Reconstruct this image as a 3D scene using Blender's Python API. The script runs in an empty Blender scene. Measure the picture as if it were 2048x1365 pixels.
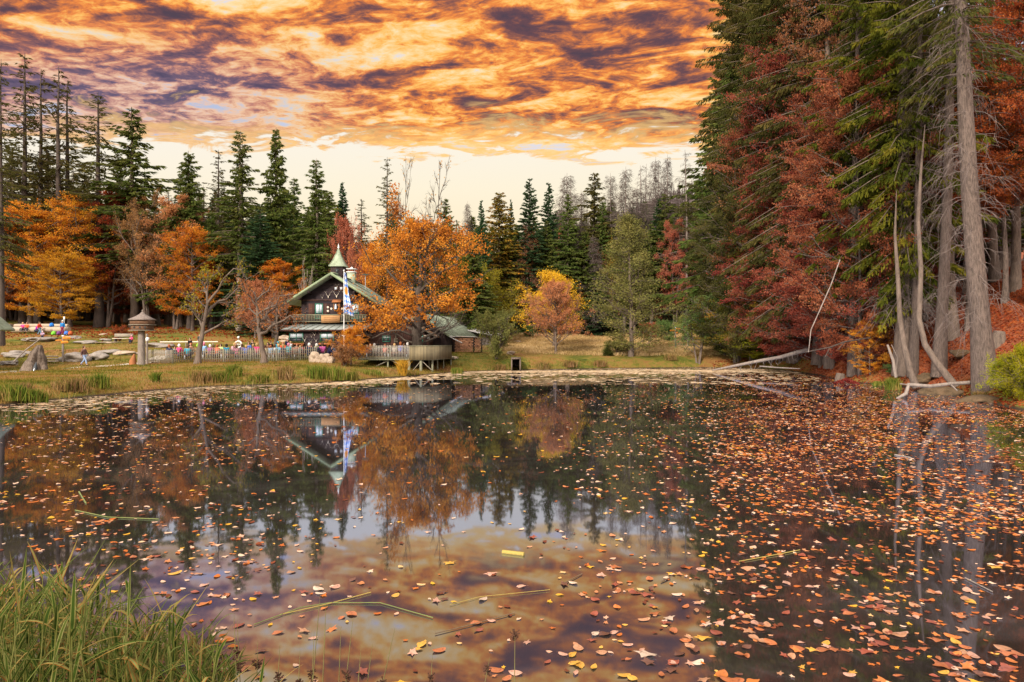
import bpy, math, random
import numpy as np
from mathutils import Vector, Matrix
SC = bpy.context.scene
COL = SC.collection
R = math.radians
# ---------------------------------------------------------------- camera
H, F, CX, HY = 2.8, 1365.0, 1024.0, 682.5      # eye height over the pond, focal length in photo pixels
cam_d = bpy.data.cameras.new('camera'); cam = bpy.data.objects.new('camera', cam_d); COL.objects.link(cam)
cam_d.sensor_width = 36; cam_d.lens = 36*F/2048; cam_d.clip_end = 3000; cam_d.clip_start = 0.1
cam.location = (0, 0, H); cam.rotation_euler = (R(90), 0, 0)
SC.camera = cam
SC.view_settings.view_transform = 'Standard'; SC.view_settings.look = 'None'
SC.view_settings.exposure = 0.12; SC.view_settings.gamma = 1
SC.render.resolution_x = 1024; SC.render.resolution_y = 682

# ---------------------------------------------------------------- node helper
class NT:
    def __init__(s, tree): s.t = tree; s.n = tree.nodes; s.l = tree.links
    def new(s, typ, props=None, **inp):
        n = s.n.new(typ)
        for k, v in (props or {}).items(): setattr(n, k, v)
        for k, v in inp.items():
            key = int(k[1:]) if k[0] == '_' and k[1:].isdigit() else k.replace('_', ' ')
            s.set(n.inputs[key], v)
        return n
    def set(s, sock, v):
        if isinstance(v, bpy.types.Node): v = v.outputs[0]
        if isinstance(v, bpy.types.NodeSocket): s.l.new(v, sock)
        else:
            if hasattr(sock, 'default_value'):
                try: sock.default_value = v
                except Exception: sock.default_value = tuple(v) + (1,)
    def math(s, op, a, b=0.0, c=None):
        n = s.new('ShaderNodeMath', {'operation': op}, _0=a, _1=b)
        if c is not None: s.set(n.inputs[2], c)
        return n
    def mix(s, f, a, b, mode='MIX'):
        n = s.n.new('ShaderNodeMix'); n.data_type = 'RGBA'; n.blend_type = mode
        for i, v in ((0, f), (6, a), (7, b)):
            if isinstance(v, (tuple, list)) and len(v) == 3: v = tuple(v) + (1,)
            s.set(n.inputs[i], v)
        return n.outputs[2]
    def ramp(s, f, stops, interp='LINEAR'):
        n = s.n.new('ShaderNodeValToRGB'); s.set(n.inputs[0], f); cr = n.color_ramp; cr.interpolation = interp
        while len(cr.elements) < len(stops): cr.elements.new(0.5)
        for e, (p, c) in zip(cr.elements, stops):
            e.position = p; e.color = (tuple(c) + (1,)) if isinstance(c, (tuple, list)) else (c, c, c, 1)
        return n.outputs[0]
    def step(s, v, lo, hi):
        n = s.new('ShaderNodeMapRange', {'interpolation_type': 'SMOOTHSTEP'}, _0=v, _1=lo, _2=hi, _3=0.0, _4=1.0)
        return n.outputs[0]
    def noise(s, vec, scale, detail=4, rough=0.55, dist=0.0):
        return s.new('ShaderNodeTexNoise', None, Vector=vec, Scale=scale, Detail=detail, Roughness=rough, Distortion=dist).outputs[0]

# ---------------------------------------------------------------- sky
W = bpy.data.worlds.new('World'); SC.world = W; W.use_nodes = True
SUN_EL, SUN_ROT = R(32), R(205)
def make_sky():
    t = NT(W.node_tree); t.n.clear()
    out = t.n.new('ShaderNodeOutputWorld')
    sky = t.n.new('ShaderNodeTexSky'); sky.sky_type = 'NISHITA'; sky.sun_disc = False
    sky.sun_elevation = SUN_EL; sky.sun_rotation = SUN_ROT; sky.dust_density = 3
    bg1 = t.new('ShaderNodeBackground', None, Color=sky, Strength=0.05)
    g = t.n.new('ShaderNodeTexCoord').outputs['Generated']
    s = t.new('ShaderNodeSeparateXYZ', None, _0=g)
    x, y, z = s.outputs
    zc = t.math('MAXIMUM', z, 0.02)
    u = t.math('DIVIDE', x, zc); q = t.math('DIVIDE', y, zc)
    az = t.math('DIVIDE', x, t.math('MAXIMUM', y, 0.05))
    # streaky cloud deck: noise laid out on the flat cloud plane
    def pl(sx, sy, off, sh=0.0):
        a = t.math('MULTIPLY_ADD', u, sx, off); b = t.math('MULTIPLY_ADD', q, sy, off*0.7)
        if sh: b = t.math('ADD', b, t.math('MULTIPLY', u, sh))
        return t.new('ShaderNodeCombineXYZ', None, X=a, Y=b, Z=off)
    big = t.noise(pl(0.6, 1.0, 3.1, 0.08), 1.5, 5, 0.55, 0.6)
    mid = t.noise(pl(1.1, 1.5, 7.7, 0.2), 2.7, 8, 0.62, 0.8)
    fin = t.noise(pl(1.5, 1.6, 1.9, 0.2), 8.0, 8, 0.66, 0.5)
    d = t.math('ADD', t.math('MULTIPLY', big, 0.38), t.math('ADD', t.math('MULTIPLY', mid, 0.46), t.math('MULTIPLY', fin, 0.24)))
    d = t.math('ADD', t.math('MULTIPLY', t.math('SUBTRACT', d, 0.54), 3.3), 0.435)
    warm = t.ramp(d, [(0.08, (0.75, 0.72, 0.78)), (0.2, (1.0, 0.74, 0.38)), (0.36, (1.0, 0.52, 0.12)), (0.46, (0.85, 0.25, 0.06)),
                      (0.58, (0.33, 0.12, 0.08)), (0.68, (0.15, 0.072, 0.085)), (0.85, (0.09, 0.06, 0.085))])
    cool = t.ramp(d, [(0.15, (0.45, 0.52, 0.72)), (0.32, (0.85, 0.55, 0.40)), (0.45, (0.55, 0.28, 0.24)), (0.55, (0.17, 0.12, 0.19)),
                      (0.75, (0.09, 0.075, 0.14))])
    coolf = t.math('MULTIPLY', t.step(az, -0.12, -0.5), t.step(q, 2.0, 2.7))
    cloud = t.mix(coolf, warm, cool)
    # clear strip over the horizon
    el = t.math('DIVIDE', z, t.math('MAXIMUM', y, 0.05))
    clear = t.ramp(el, [(0.0, (1.0, 0.72, 0.44)), (0.12, (1.0, 0.80, 0.52)), (0.22, (0.97, 0.87, 0.67)), (0.31, (0.94, 0.88, 0.78))])
    clear = t.mix(t.step(az, 0.33, 0.45), clear, (0.66, 0.63, 0.74))
    edge = t.math('ADD', q, t.math('ADD', t.math('MULTIPLY', t.math('SUBTRACT', mid, 0.5), 2.2), t.math('MULTIPLY', t.math('SUBTRACT', big, 0.5), 1.2)))
    edge = t.math('SUBTRACT', edge, t.math('MULTIPLY', az, 0.15))
    fringe = t.mix(t.math('MULTIPLY', t.step(edge, 3.1, 3.42), 0.65), cloud, (1.0, 0.62, 0.22))
    front = t.mix(t.step(edge, 3.42, 3.62), fringe, clear)
    front = t.mix(t.step(az, 0.33, 0.42), front, clear)
    # the overcast overhead and behind the viewer
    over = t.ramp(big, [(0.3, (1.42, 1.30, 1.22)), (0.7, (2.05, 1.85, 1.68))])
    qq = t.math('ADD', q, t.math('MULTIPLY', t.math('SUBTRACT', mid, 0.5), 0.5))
    bg2 = t.new('ShaderNodeBackground', None, Color=front, Strength=0.95)
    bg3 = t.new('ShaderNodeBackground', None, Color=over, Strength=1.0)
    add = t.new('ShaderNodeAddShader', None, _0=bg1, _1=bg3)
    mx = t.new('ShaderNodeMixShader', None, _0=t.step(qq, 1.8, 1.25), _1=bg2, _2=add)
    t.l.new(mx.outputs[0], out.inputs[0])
make_sky()
sun_d = bpy.data.lights.new('sun', 'SUN'); sun = bpy.data.objects.new('sun', sun_d); COL.objects.link(sun)
sun_d.energy = 5.0; sun_d.angle = R(9); sun_d.color = (1.0, 0.90, 0.78)
dv = Vector((math.sin(SUN_ROT)*math.cos(SUN_EL), math.cos(SUN_ROT)*math.cos(SUN_EL), math.sin(SUN_EL)))
sun.rotation_euler = dv.to_track_quat('Z', 'Y').to_euler()

# ---------------------------------------------------------------- scene bookkeeping
def tag(o, label=None, cat=None, group=None, kind=None):
    if label: o['label'] = label
    if cat: o['category'] = cat
    if group: o['group'] = group
    if kind: o['kind'] = kind
    return o
def thing(name, label, cat, loc=(0, 0, 0), rz=0.0, group=None):
    o = bpy.data.objects.new(name, None); COL.objects.link(o); o.location = loc; o.rotation_euler = (0, 0, rz)
    o.empty_display_size = 0.1
    return tag(o, label, cat, group)
CH = {}
def kids(o): return CH.get(o.session_uid, [])
def dup(o, parent=None, label=None, loc=None, rz=None, scale=None):
    c = o.copy(); COL.objects.link(c)
    if parent is not None: c.parent = parent; CH.setdefault(parent.session_uid, []).append(c)
    if label: c['label'] = label
    if loc is not None: c.location = loc
    if rz is not None: c.rotation_euler = (0, 0, rz)
    if scale is not None: c.scale = scale
    for k in kids(o): dup(k, c)
    return c

class MB:
    """collects pieces of ONE part"""
    def __init__(s): s.v = []; s.f = []; s.m = []; s.r = []; s.n = 0
    def add(s, v, f, m=0, r=None):
        v = np.asarray(v, dtype=np.float32).reshape(-1, 3); f = np.asarray(f, dtype=np.int32)
        if f.ndim == 1: f = f.reshape(1, -1)
        s.v.append(v); s.f.append(f + s.n); s.n += len(v)
        s.m.append(np.full(len(f), m, dtype=np.int32))
        s.r.append(np.full(len(f), 0.5, dtype=np.float32) if r is None else np.broadcast_to(np.asarray(r, dtype=np.float32), (len(f),)))
        return s
    def box(s, c, size, rz=0.0, m=0, rx=0.0, ry=0.0, r=None):
        a = np.array([[x, y, z] for z in (-.5, .5) for y in (-.5, .5) for x in (-.5, .5)])*np.array(size)
        M = np.array(Matrix.Rotation(rz, 3, 'Z') @ Matrix.Rotation(ry, 3, 'Y') @ Matrix.Rotation(rx, 3, 'X'))
        s.add(a @ M.T + np.array(c), [[0, 2, 3, 1], [4, 5, 7, 6], [0, 1, 5, 4], [2, 6, 7, 3], [0, 4, 6, 2], [1, 3, 7, 5]], m, r)
        return s
    def tube(s, pts, rad, ns=8, m=0, cap=True):
        P = np.asarray(pts, dtype=float)[None]; rad = np.broadcast_to(np.asarray(rad, dtype=float), (P.shape[1],))[None]
        v, f = vtube(P, rad, ns); s.add(v, f, m)
        if cap:
            K = P.shape[1]
            a = v[:ns]; b = v[(K-1)*ns:K*ns]
            s.add(a, [list(range(ns))[::-1]], m); s.add(b, [list(range(ns))], m)
        return s
    def prism(s, poly, y0, y1, m=0, M=None):
        """poly in xz, extruded along y"""
        n = len(poly); v = [(p[0], y0, p[1]) for p in poly] + [(p[0], y1, p[1]) for p in poly]
        v = np.array(v, dtype=float)
        if M is not None: v = v @ np.array(M.to_3x3()).T + np.array(M.translation)
        s.add(v, [list(range(n))], m); s.v[-1] = s.v[-1]
        base = s.n - 2*n
        s.f.append(np.array([list(range(n, 2*n))[::-1]], dtype=np.int32) + base); s.m.append(np.array([m], dtype=np.int32)); s.r.append(np.array([.5], dtype=np.float32))
        q = np.array([[i, i+n, (i+1) % n+n, (i+1) % n] for i in range(n)], dtype=np.int32) + base
        s.f.append(q); s.m.append(np.full(n, m, dtype=np.int32)); s.r.append(np.full(n, .5, dtype=np.float32))
        return s
    def lathe(s, prof, ns=12, c=(0, 0, 0), m=0):
        v = [];
        for r, z in prof:
            for j in range(ns): a = 2*math.pi*j/ns; v.append((c[0]+r*math.cos(a), c[1]+r*math.sin(a), c[2]+z))
        f = [[i*ns+j, i*ns+(j+1) % ns, (i+1)*ns+(j+1) % ns, (i+1)*ns+j] for i in range(len(prof)-1) for j in range(ns)]
        s.add(v, f, m); return s
    def mesh(s, name):
        me = bpy.data.meshes.new(name)
        V = np.concatenate(s.v) if s.v else np.zeros((0, 3), np.float32)
        me.vertices.add(len(V)); me.vertices.foreach_set('co', V.ravel())
        loops = np.concatenate([f.ravel() for f in s.f]); cnt = np.concatenate([np.full(len(f), f.shape[1], np.int32) for f in s.f])
        start = np.concatenate([[0], np.cumsum(cnt)[:-1]]).astype(np.int32)
        me.loops.add(len(loops)); me.loops.foreach_set('vertex_index', loops.astype(np.int32))
        me.polygons.add(len(cnt)); me.polygons.foreach_set('loop_start', start); me.polygons.foreach_set('loop_total', cnt)
        me.polygons.foreach_set('material_index', np.concatenate(s.m))
        at = me.attributes.new('rnd', 'FLOAT', 'FACE'); at.data.foreach_set('value', np.concatenate(s.r).astype(np.float32))
        me.update(calc_edges=True); me.validate()
        return me
    def build(s, name, mats, parent=None, smooth=False, label=None):
        me = s.mesh(name)
        for m in (mats if isinstance(mats, (list, tuple)) else [mats]): me.materials.append(m)
        if smooth: me.polygons.foreach_set('use_smooth', np.ones(len(me.polygons), bool))
        o = bpy.data.objects.new(name, me); COL.objects.link(o)
        if parent is not None: o.parent = parent; CH.setdefault(parent.session_uid, []).append(o)
        if label: o['label'] = label
        return o

def nrm(a): return a/np.maximum(np.linalg.norm(a, axis=-1, keepdims=True), 1e-9)
def vtube(P, Rd, ns=3):
    B, K, _ = P.shape
    T = nrm(np.gradient(P, axis=1)) if K > 2 else np.repeat(nrm(P[:, 1:]-P[:, :1]), 2, axis=1)
    ref = np.where(np.abs(T[:, :1, 2:3].repeat(3, 2)) > 0.8, np.array([1., 0, 0]), np.array([0., 0, 1.]))
    n1 = nrm(np.cross(T, ref)); n2 = np.cross(T, n1)
    a = np.arange(ns)*2*np.pi/ns
    ring = P[:, :, None] + Rd[:, :, None, None]*(n1[:, :, None]*np.cos(a)[:, None] + n2[:, :, None]*np.sin(a)[:, None])
    v = ring.reshape(-1, 3)
    b, k, j = np.meshgrid(np.arange(B), np.arange(K-1), np.arange(ns), indexing='ij')
    i0 = (b*K+k)*ns; f = np.stack([i0+j, i0+(j+1) % ns, i0+ns+(j+1) % ns, i0+ns+j], -1).reshape(-1, 4)
    return v, f
def leafquads(C, A, L, Wd, rng, bend=0.0):
    """diamond leaves: centre C, axis A, length L, width Wd"""
    N = len(C); A = nrm(A); side = nrm(np.cross(A, rng.normal(size=(N, 3)))); L = np.broadcast_to(L, (N,))[:, None]; Wd = np.broadcast_to(Wd, (N,))[:, None]
    v = np.stack([C-A*L*.5, C+side*Wd*.5, C+A*L*.5, C-side*Wd*.5], 1).reshape(-1, 3)
    f = np.arange(4*N).reshape(-1, 4)
    return v, f

# ---------------------------------------------------------------- materials
MATS = {}
def mat(name, base, rough=0.85, var=0.25, scale=3.0, dark=None, bump=0.0, spec=0.25, stretch=(1, 1, 1), metal=0.0, objcol=False):
    if name in MATS: return MATS[name]
    m = bpy.data.materials.new(name); m.use_nodes = True; t = NT(m.node_tree); t.n.clear(); MATS[name] = m
    co = t.n.new('ShaderNodeTexCoord').outputs['Object']
    mp = t.new('ShaderNodeMapping', None, Vector=co, Scale=stretch)
    n1 = t.noise(mp, scale, 6, 0.6); n2 = t.noise(mp, scale*6, 4, 0.6)
    dk = dark or tuple(c*0.45 for c in base)
    f = t.math('ADD', t.math('MULTIPLY', n1, .6), t.math('MULTIPLY', n2, .4))
    f = t.step(f, 0.5-0.22, 0.5+0.16)
    c = t.mix(f, dk, base) if var else base
    c = t.mix(var*2 if var < .5 else 1.0, tuple(base), c) if var else c
    if objcol:
        oc = t.n.new('ShaderNodeObjectInfo').outputs['Color']; c = t.mix(1.0, c if var else (1, 1, 1), oc, 'MULTIPLY')
    b = t.new('ShaderNodeBsdfPrincipled', None, Base_Color=c, Roughness=rough, Metallic=metal)
    b.inputs['Specular IOR Level'].default_value = spec
    if bump: 
        bp = t.new('ShaderNodeBump', None, Strength=bump, Distance=0.02, Height=f); t.l.new(bp.outputs[0], b.inputs['Normal'])
    o = t.n.new('ShaderNodeOutputMaterial'); t.l.new(b.outputs[0], o.inputs[0])
    return m
def leafmat(name, cols, trans=0.35, clump=0.35, cscale=0.9, hue=0.03):
    """foliage: every leaf picks a colour by its own random number, with a little noise per clump and per tree"""
    if name in MATS: return MATS[name]
    m = bpy.data.materials.new(name); m.use_nodes = True; t = NT(m.node_tree); t.n.clear(); MATS[name] = m
    at = t.new('ShaderNodeAttribute', {'attribute_name': 'rnd'}).outputs['Fac']
    co = t.n.new('ShaderNodeTexCoord').outputs['Object']
    nz = t.noise(co, cscale, 3, 0.5)
    f = t.math('ADD', t.math('MULTIPLY', at, 1-clump), t.math('MULTIPLY', t.step(nz, 0.3, 0.7), clump))
    n = len(cols); c = t.ramp(f, [(i/(n-1)*0.9+0.05, cc) for i, cc in enumerate(cols)])
    rn = t.n.new('ShaderNodeObjectInfo').outputs['Random']
    hs = t.new('ShaderNodeHueSaturation', None, Hue=t.math('ADD', 0.5-hue/2, t.math('MULTIPLY', rn, hue)), Saturation=1.0,
               Value=t.math('ADD', 0.88, t.math('MULTIPLY', rn, 0.24)), Color=c)
    df = t.new('ShaderNodeBsdfDiffuse', None, Color=hs.outputs[0], Roughness=0.6)
    tr = t.new('ShaderNodeBsdfTranslucent', None, Color=hs.outputs[0])
    mx = t.new('ShaderNodeMixShader', None, _0=trans, _1=df.outputs[0], _2=tr.outputs[0])
    o = t.n.new('ShaderNodeOutputMaterial'); t.l.new(mx.outputs[0], o.inputs[0])
    return m
L_SPR = leafmat('spruce needles', [(.034, .054, .013), (.066, .098, .020), (.115, .135, .032), (.18, .175, .045)])
L_FIR = leafmat('fir needles', [(.022, .046, .020), (.038, .074, .030), (.062, .110, .042)])
L_OLV = leafmat('olive thin needles', [(.045, .048, .016), (.085, .078, .022), (.15, .11, .035)])
L_GLD = leafmat('golden needles', [(.05, .07, .012), (.10, .11, .02), (.26, .17, .02), (.48, .22, .03)])
L_NEAR = leafmat('near spruce needles', [(.022, .034, .007), (.05, .07, .010), (.11, .12, .014), (.24, .21, .022)], clump=.5, cscale=.55)
L_NEARD = leafmat('near dark spruce needles', [(.028, .032, .010), (.055, .060, .016), (.095, .090, .024), (.17, .12, .035)], clump=.5, cscale=.5)
L_ORG = leafmat('orange beech leaves', [(.20, .05, .012), (.50, .14, .02), (.62, .24, .025), (.60, .36, .03)], clump=.5)
L_RED = leafmat('red beech leaves', [(.09, .02, .010), (.22, .045, .018), (.34, .085, .026), (.42, .14, .035)], clump=.45)
L_WINE = leafmat('wine red beech leaves', [(.08, .022, .014), (.20, .045, .026), (.30, .085, .045), (.40, .17, .085)], clump=.45)
L_TAN = leafmat('tan twigs', [(.18, .08, .035), (.30, .13, .055), (.38, .20, .09)])
L_SAL = leafmat('salmon leaves', [(.28, .09, .04), (.46, .17, .08), (.56, .26, .14)], clump=.3)
L_OAK = leafmat('oak leaves', [(.15, .04, .012), (.40, .11, .02), (.54, .185, .028), (.60, .28, .045)], clump=.55, cscale=.6)
L_YEL = leafmat('yellow green leaves', [(.10, .105, .018), (.25, .21, .022), (.42, .32, .03)])
L_AMB = leafmat('amber leaves', [(.40, .18, .02), (.62, .32, .025), (.72, .44, .04)])
L_WIL = leafmat('willow leaves', [(.10, .11, .035), (.20, .20, .055), (.34, .30, .09)], clump=.5)
L_GRN = leafmat('fresh green leaves', [(.05, .10, .03), (.11, .19, .05), (.22, .28, .09)])
L_DEAD = leafmat('dead twigs', [(.10, .078, .066), (.16, .125, .11), (.22, .17, .145)])
L_JUN = leafmat('yellow green boughs', [(.08, .10, .008), (.26, .25, .012), (.44, .38, .02)], clump=.5, cscale=1.2)
BARK = mat('grey bark', (.17, .125, .10), var=.5, scale=3.2, dark=(.035, .027, .022), bump=1.0, stretch=(4, 4, .9))
BARKD = mat('dark bark', (.085, .062, .05), var=.5, scale=2, dark=(.03, .022, .018), bump=.6, stretch=(3, 3, .7))
BARKM = mat('brown bark', (.17, .125, .095), var=.5, scale=2, dark=(.06, .045, .035), bump=.6, stretch=(3, 3, .6))
BARKP = mat('pale bark', (.31, .25, .20), var=.4, scale=2, dark=(.16, .13, .11), bump=.4, stretch=(3, 3, .6))
DEADW = mat('dead wood', (.20, .155, .135), var=.4, scale=3, dark=(.10, .08, .07))

# ---------------------------------------------------------------- pond outline and terrain
def XY(px, D): return ((px-CX)*D/F, D)
def WP(px, py): D = H*F/(py-HY); return XY(px, D)
SHORE = [(-3, 3.6), (-9, 6.0), (-16, 9), (-22, 15), (-24, 22), WP(0, 812), WP(150, 797), WP(303, 782), WP(420, 774), WP(600, 769), WP(700, 763), WP(770, 757), WP(850, 751),
         WP(900, 746), WP(960, 743), WP(1020, 741), WP(1240, 737.5), WP(1400, 736), WP(1500, 737), WP(1570, 741), WP(1640, 751), WP(1700, 765), WP(1770, 770), WP(1850, 777),
         WP(1905, 788), WP(1960, 801), WP(2048, 822), (21.5, 22), (22, 14), (17, 8), (9, 4.6), (3, 3.4)]
SH = np.array(SHORE)
def shore_d(x, y):
    """signed distance: positive on land"""
    x = np.asarray(x, float); y = np.asarray(y, float); sh = x.shape; p = np.stack([x.ravel(), y.ravel()], 1)
    best = np.full(len(p), 1e9); ins = np.zeros(len(p), bool)
    for i in range(len(SH)):
        a = SH[i]; b = SH[(i+1) % len(SH)]; ab = b-a
        tt = np.clip(((p-a) @ ab)/(ab @ ab), 0, 1); dd = np.hypot(*(p-(a+tt[:, None]*ab)).T); best = np.minimum(best, dd)
        c = ((a[1] > p[:, 1]) != (b[1] > p[:, 1])) & (p[:, 0] < (b[0]-a[0])*(p[:, 1]-a[1])/(b[1]-a[1]+1e-12)+a[0]); ins ^= c
    return np.where(ins, -best, best).reshape(sh)
CP = []
for px, py, D in [(0, 747, 50), (-200, 740, 50), (70, 743, 48), (180, 735, 52), (283, 731, 54), (395, 727, 55), (520, 726, 55), (300, 731, 57), (460, 727, 58), (560, 724, 58), (620, 721, 58), (600, 735, 50), (640, 720, 60),
                  (150, 706, 64), (60, 668, 78), (130, 668, 80), (0, 660, 90), (180, 655, 92), (320, 658, 90), (430, 660, 88), (560, 662, 88), (250, 690, 68), (-150, 668, 80), (360, 701, 66), (500, 698, 66),
                  (650, 704, 66), (740, 704, 68), (740, 735, 57), (800, 739, 58), (850, 737, 60), (890, 730, 63), (920, 706, 69), (960, 703, 72), (1000, 707, 70), (1112, 701, 80), (1112, 710, 74), (1250, 702, 79), (1350, 697, 85),
                  (1350, 668, 108), (1100, 670, 105), (1200, 668, 110), (1000, 674, 98), (1450, 693, 88), (1430, 703, 78), (1540, 712, 76), (800, 690, 80), (700, 680, 90)]:
    X, Y = XY(px, D); CP.append((X, Y, H-(py-HY)*D/F))
CP += [(23.5, 32, 1.0), (26, 34, 2.6), (30, 36, 5.0), (36, 36, 8.5), (26, 42, 1.6), (29, 44, 3.3), (38, 46, 8), (48, 45, 13), (26, 50, 1.5), (30, 54, 3.0), (40, 58, 8), (55, 60, 14), (28, 66, 2.0), (36, 70, 4.5), (50, 75, 9), (75, 90, 16), (70, 50, 22), (24, 22, 1.6),
       (32, 22, 6.5), (60, 20, 17), (-30, 28, 1.0), (-48, 45, 1.5), (-60, 90, 4.8), (-30, 12, 1.1), (-40, 0, 1.6), (0, -1, 1.3), (-5, 2, 0.75), (5, 2, 0.9), (-9, -5, 1.3), (20, -6, 2), (0, -30, 2), (-100, 150, 11), (0, 150, 8), (60, 150, 11), (120, 150, 24), (0, 300, 20),
       (-150, 300, 28), (150, 300, 38), (220, 100, 42), (-200, 80, 18), (-100, -60, 6), (100, -60, 25)]
CP = np.array(CP)
def _solve():
    d = np.hypot(CP[:, None, 0]-CP[None, :, 0], CP[:, None, 1]-CP[None, :, 1])
    return np.linalg.solve(d + np.eye(len(CP))*-0.6, CP[:, 2]-CP[:, 2].mean())
WT = _solve()
def ground(x, y, raw=False):
    x = np.asarray(x, float); y = np.asarray(y, float); sh = x.shape; xf, yf = x.ravel(), y.ravel()
    z = np.full(len(xf), CP[:, 2].mean())
    for (cx, cy, _), w in zip(CP, WT): z += w*np.hypot(xf-cx, yf-cy)
    z = np.clip(z, 0.35, 70)
    d = shore_d(xf, yf); t = np.clip(d/3.2, 0, 1); land = z*(1-(1-t)**2)
    land = land + 0.05*np.sin(xf*1.3+np.sin(yf*.7)*2)*np.sin(yf*1.1+xf*.3)*np.clip(d, 0, 1)
    u = np.clip(-d/2.0, 0, 1); z = np.where(d > 0, land, -0.9*u)
    return z.reshape(sh)
def gz(x, y): return float(ground(np.array([x]), np.array([y]))[0])
def at(px, D, dz=0.0): X, Y = XY(px, D); return Vector((X, Y, gz(X, Y)+dz))
def zpix(py, D): return H-(py-HY)*D/F

def grid_mesh(xs, ys, zfun):
    X, Y = np.meshgrid(xs, ys); Z = zfun(X, Y); v = np.stack([X, Y, Z], -1).reshape(-1, 3); nx, ny = len(xs), len(ys)
    i, j = np.meshgrid(np.arange(nx-1), np.arange(ny-1)); a = (j*nx+i).ravel()
    return v, np.stack([a, a+1, a+nx+1, a+nx], 1)
def ground_mat():
    m = bpy.data.materials.new('ground'); m.use_nodes = True; t = NT(m.node_tree); t.n.clear()
    geo = t.n.new('ShaderNodeNewGeometry'); P = geo.outputs['Position']; s = t.new('ShaderNodeSeparateXYZ', None, _0=P)
    x, y, z = s.outputs
    n1 = t.noise(P, .22, 6, .6, .3); n2 = t.noise(P, 1.6, 6, .65); n3 = t.noise(P, 9, 4, .65)
    f = t.math('ADD', t.math('MULTIPLY', n1, .55), t.math('ADD', t.math('MULTIPLY', n2, .3), t.math('MULTIPLY', n3, .15)))
    grass = t.ramp(f, [(.38, (.045, .060, .010)), (.45, (.10, .105, .016)), (.50, (.17, .13, .028)), (.54, (.21, .115, .035)), (.62, (.18, .075, .028))])
    straw = t.ramp(t.math('ADD', t.math('MULTIPLY', n2, .6), t.math('MULTIPLY', n3, .4)), [(.35, (.34, .21, .09)), (.5, (.50, .34, .16)), (.65, (.60, .44, .23))])
    litter = t.ramp(t.math('ADD', t.math('MULTIPLY', n2, .4), t.math('MULTIPLY', n3, .6)), [(.36, (.07, .022, .012)), (.48, (.20, .055, .025)), (.6, (.34, .11, .045)), (.7, (.42, .17, .08))])
    dstraw = t.math('MULTIPLY', t.step(y, 83, 92), t.step(x, -8, 4))
    c = t.mix(dstraw, grass, straw)
    wv = t.math('MULTIPLY', t.math('SUBTRACT', n1, .5), 14)
    forest = t.math('MAXIMUM', t.step(t.math('ADD', y, t.math('ADD', t.math('MULTIPLY', x, -0.12), wv)), 88, 98), t.step(t.math('ADD', x, t.math('MULTIPLY', wv, .25)), 22.5, 25))
    fl = t.math('MULTIPLY', t.step(y, 60, 66), t.step(x, 26, 34))   # keep the meadow behind the right bank grassy
    fr = t.math('MULTIPLY', t.step(y, 57, 62), t.step(x, 44, 34)); forest2 = t.math('MULTIPLY', forest, t.math('SUBTRACT', 1.0, t.math('MULTIPLY', fr, t.step(y, 112, 104))))
    c = t.mix(forest2, c, litter)
    mud = t.step(z, 0.12, 0.02); c = t.mix(mud, c, (.045, .03, .018))
    bp = t.new('ShaderNodeBump', None, Strength=.8, Distance=.12, Height=t.math('ADD', n2, t.math('MULTIPLY', n3, .5)))
    b = t.new('ShaderNodeBsdfPrincipled', None, Base_Color=c, Roughness=.95, Normal=bp.outputs[0]); b.inputs['Specular IOR Level'].default_value = .1
    o = t.n.new('ShaderNodeOutputMaterial'); t.l.new(b.outputs[0], o.inputs[0]); return m
def build_ground():
    xs = np.concatenate([np.linspace(-900, -60, 22)[:-1], np.arange(-60, 60, .6), np.linspace(60, 900, 22)])
    ys = np.concatenate([np.linspace(-300, -8, 12)[:-1], np.arange(-8, 112, .6), np.linspace(112, 1400, 40)])
    v, f = grid_mesh(xs, ys, ground); mb = MB(); mb.add(v, f)
    o = mb.build('ground', ground_mat(), smooth=True); tag(o, kind='structure')
build_ground()

def water_mat():
    m = bpy.data.materials.new('pond water'); m.use_nodes = True; t = NT(m.node_tree); t.n.clear()
    P = t.n.new('ShaderNodeNewGeometry').outputs['Position']
    n = t.noise(t.new('ShaderNodeMapping', None, Vector=P, Scale=(.7, .35, 1)), 1.2, 3, .5)
    film = t.noise(t.new('ShaderNodeMapping', None, Vector=P, Scale=(1, 1.6, 1)), .28, 6, .6, 1.2)
    bp = t.new('ShaderNodeBump', None, Strength=.02, Distance=.03, Height=n)
    fr = t.new('ShaderNodeFresnel', None, IOR=1.33, Normal=bp.outputs[0])
    fac = t.math('ADD', .50, t.math('MULTIPLY', fr, .58)); fac = t.math('MINIMUM', fac, .90)
    gl = t.new('ShaderNodeBsdfGlossy', None, Color=(.64, .71, .96, 1), Roughness=.03, Normal=bp.outputs[0])
    dk = t.mix(t.step(film, .45, .7), (.030, .024, .020), (.058, .047, .043))
    df = t.new('ShaderNodeBsdfDiffuse', None, Color=dk)
    mx = t.new('ShaderNodeMixShader', None, _0=fac, _1=df.outputs[0], _2=gl.outputs[0])
    o = t.n.new('ShaderNodeOutputMaterial'); t.l.new(mx.outputs[0], o.inputs[0]); return m
mb = MB(); mb.add([(-34, 1.5, 0), (34, 1.5, 0), (34, 80, 0), (-34, 80, 0)], [0, 1, 2, 3]); tag(mb.build('pond_water', water_mat()), kind='structure')
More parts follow.
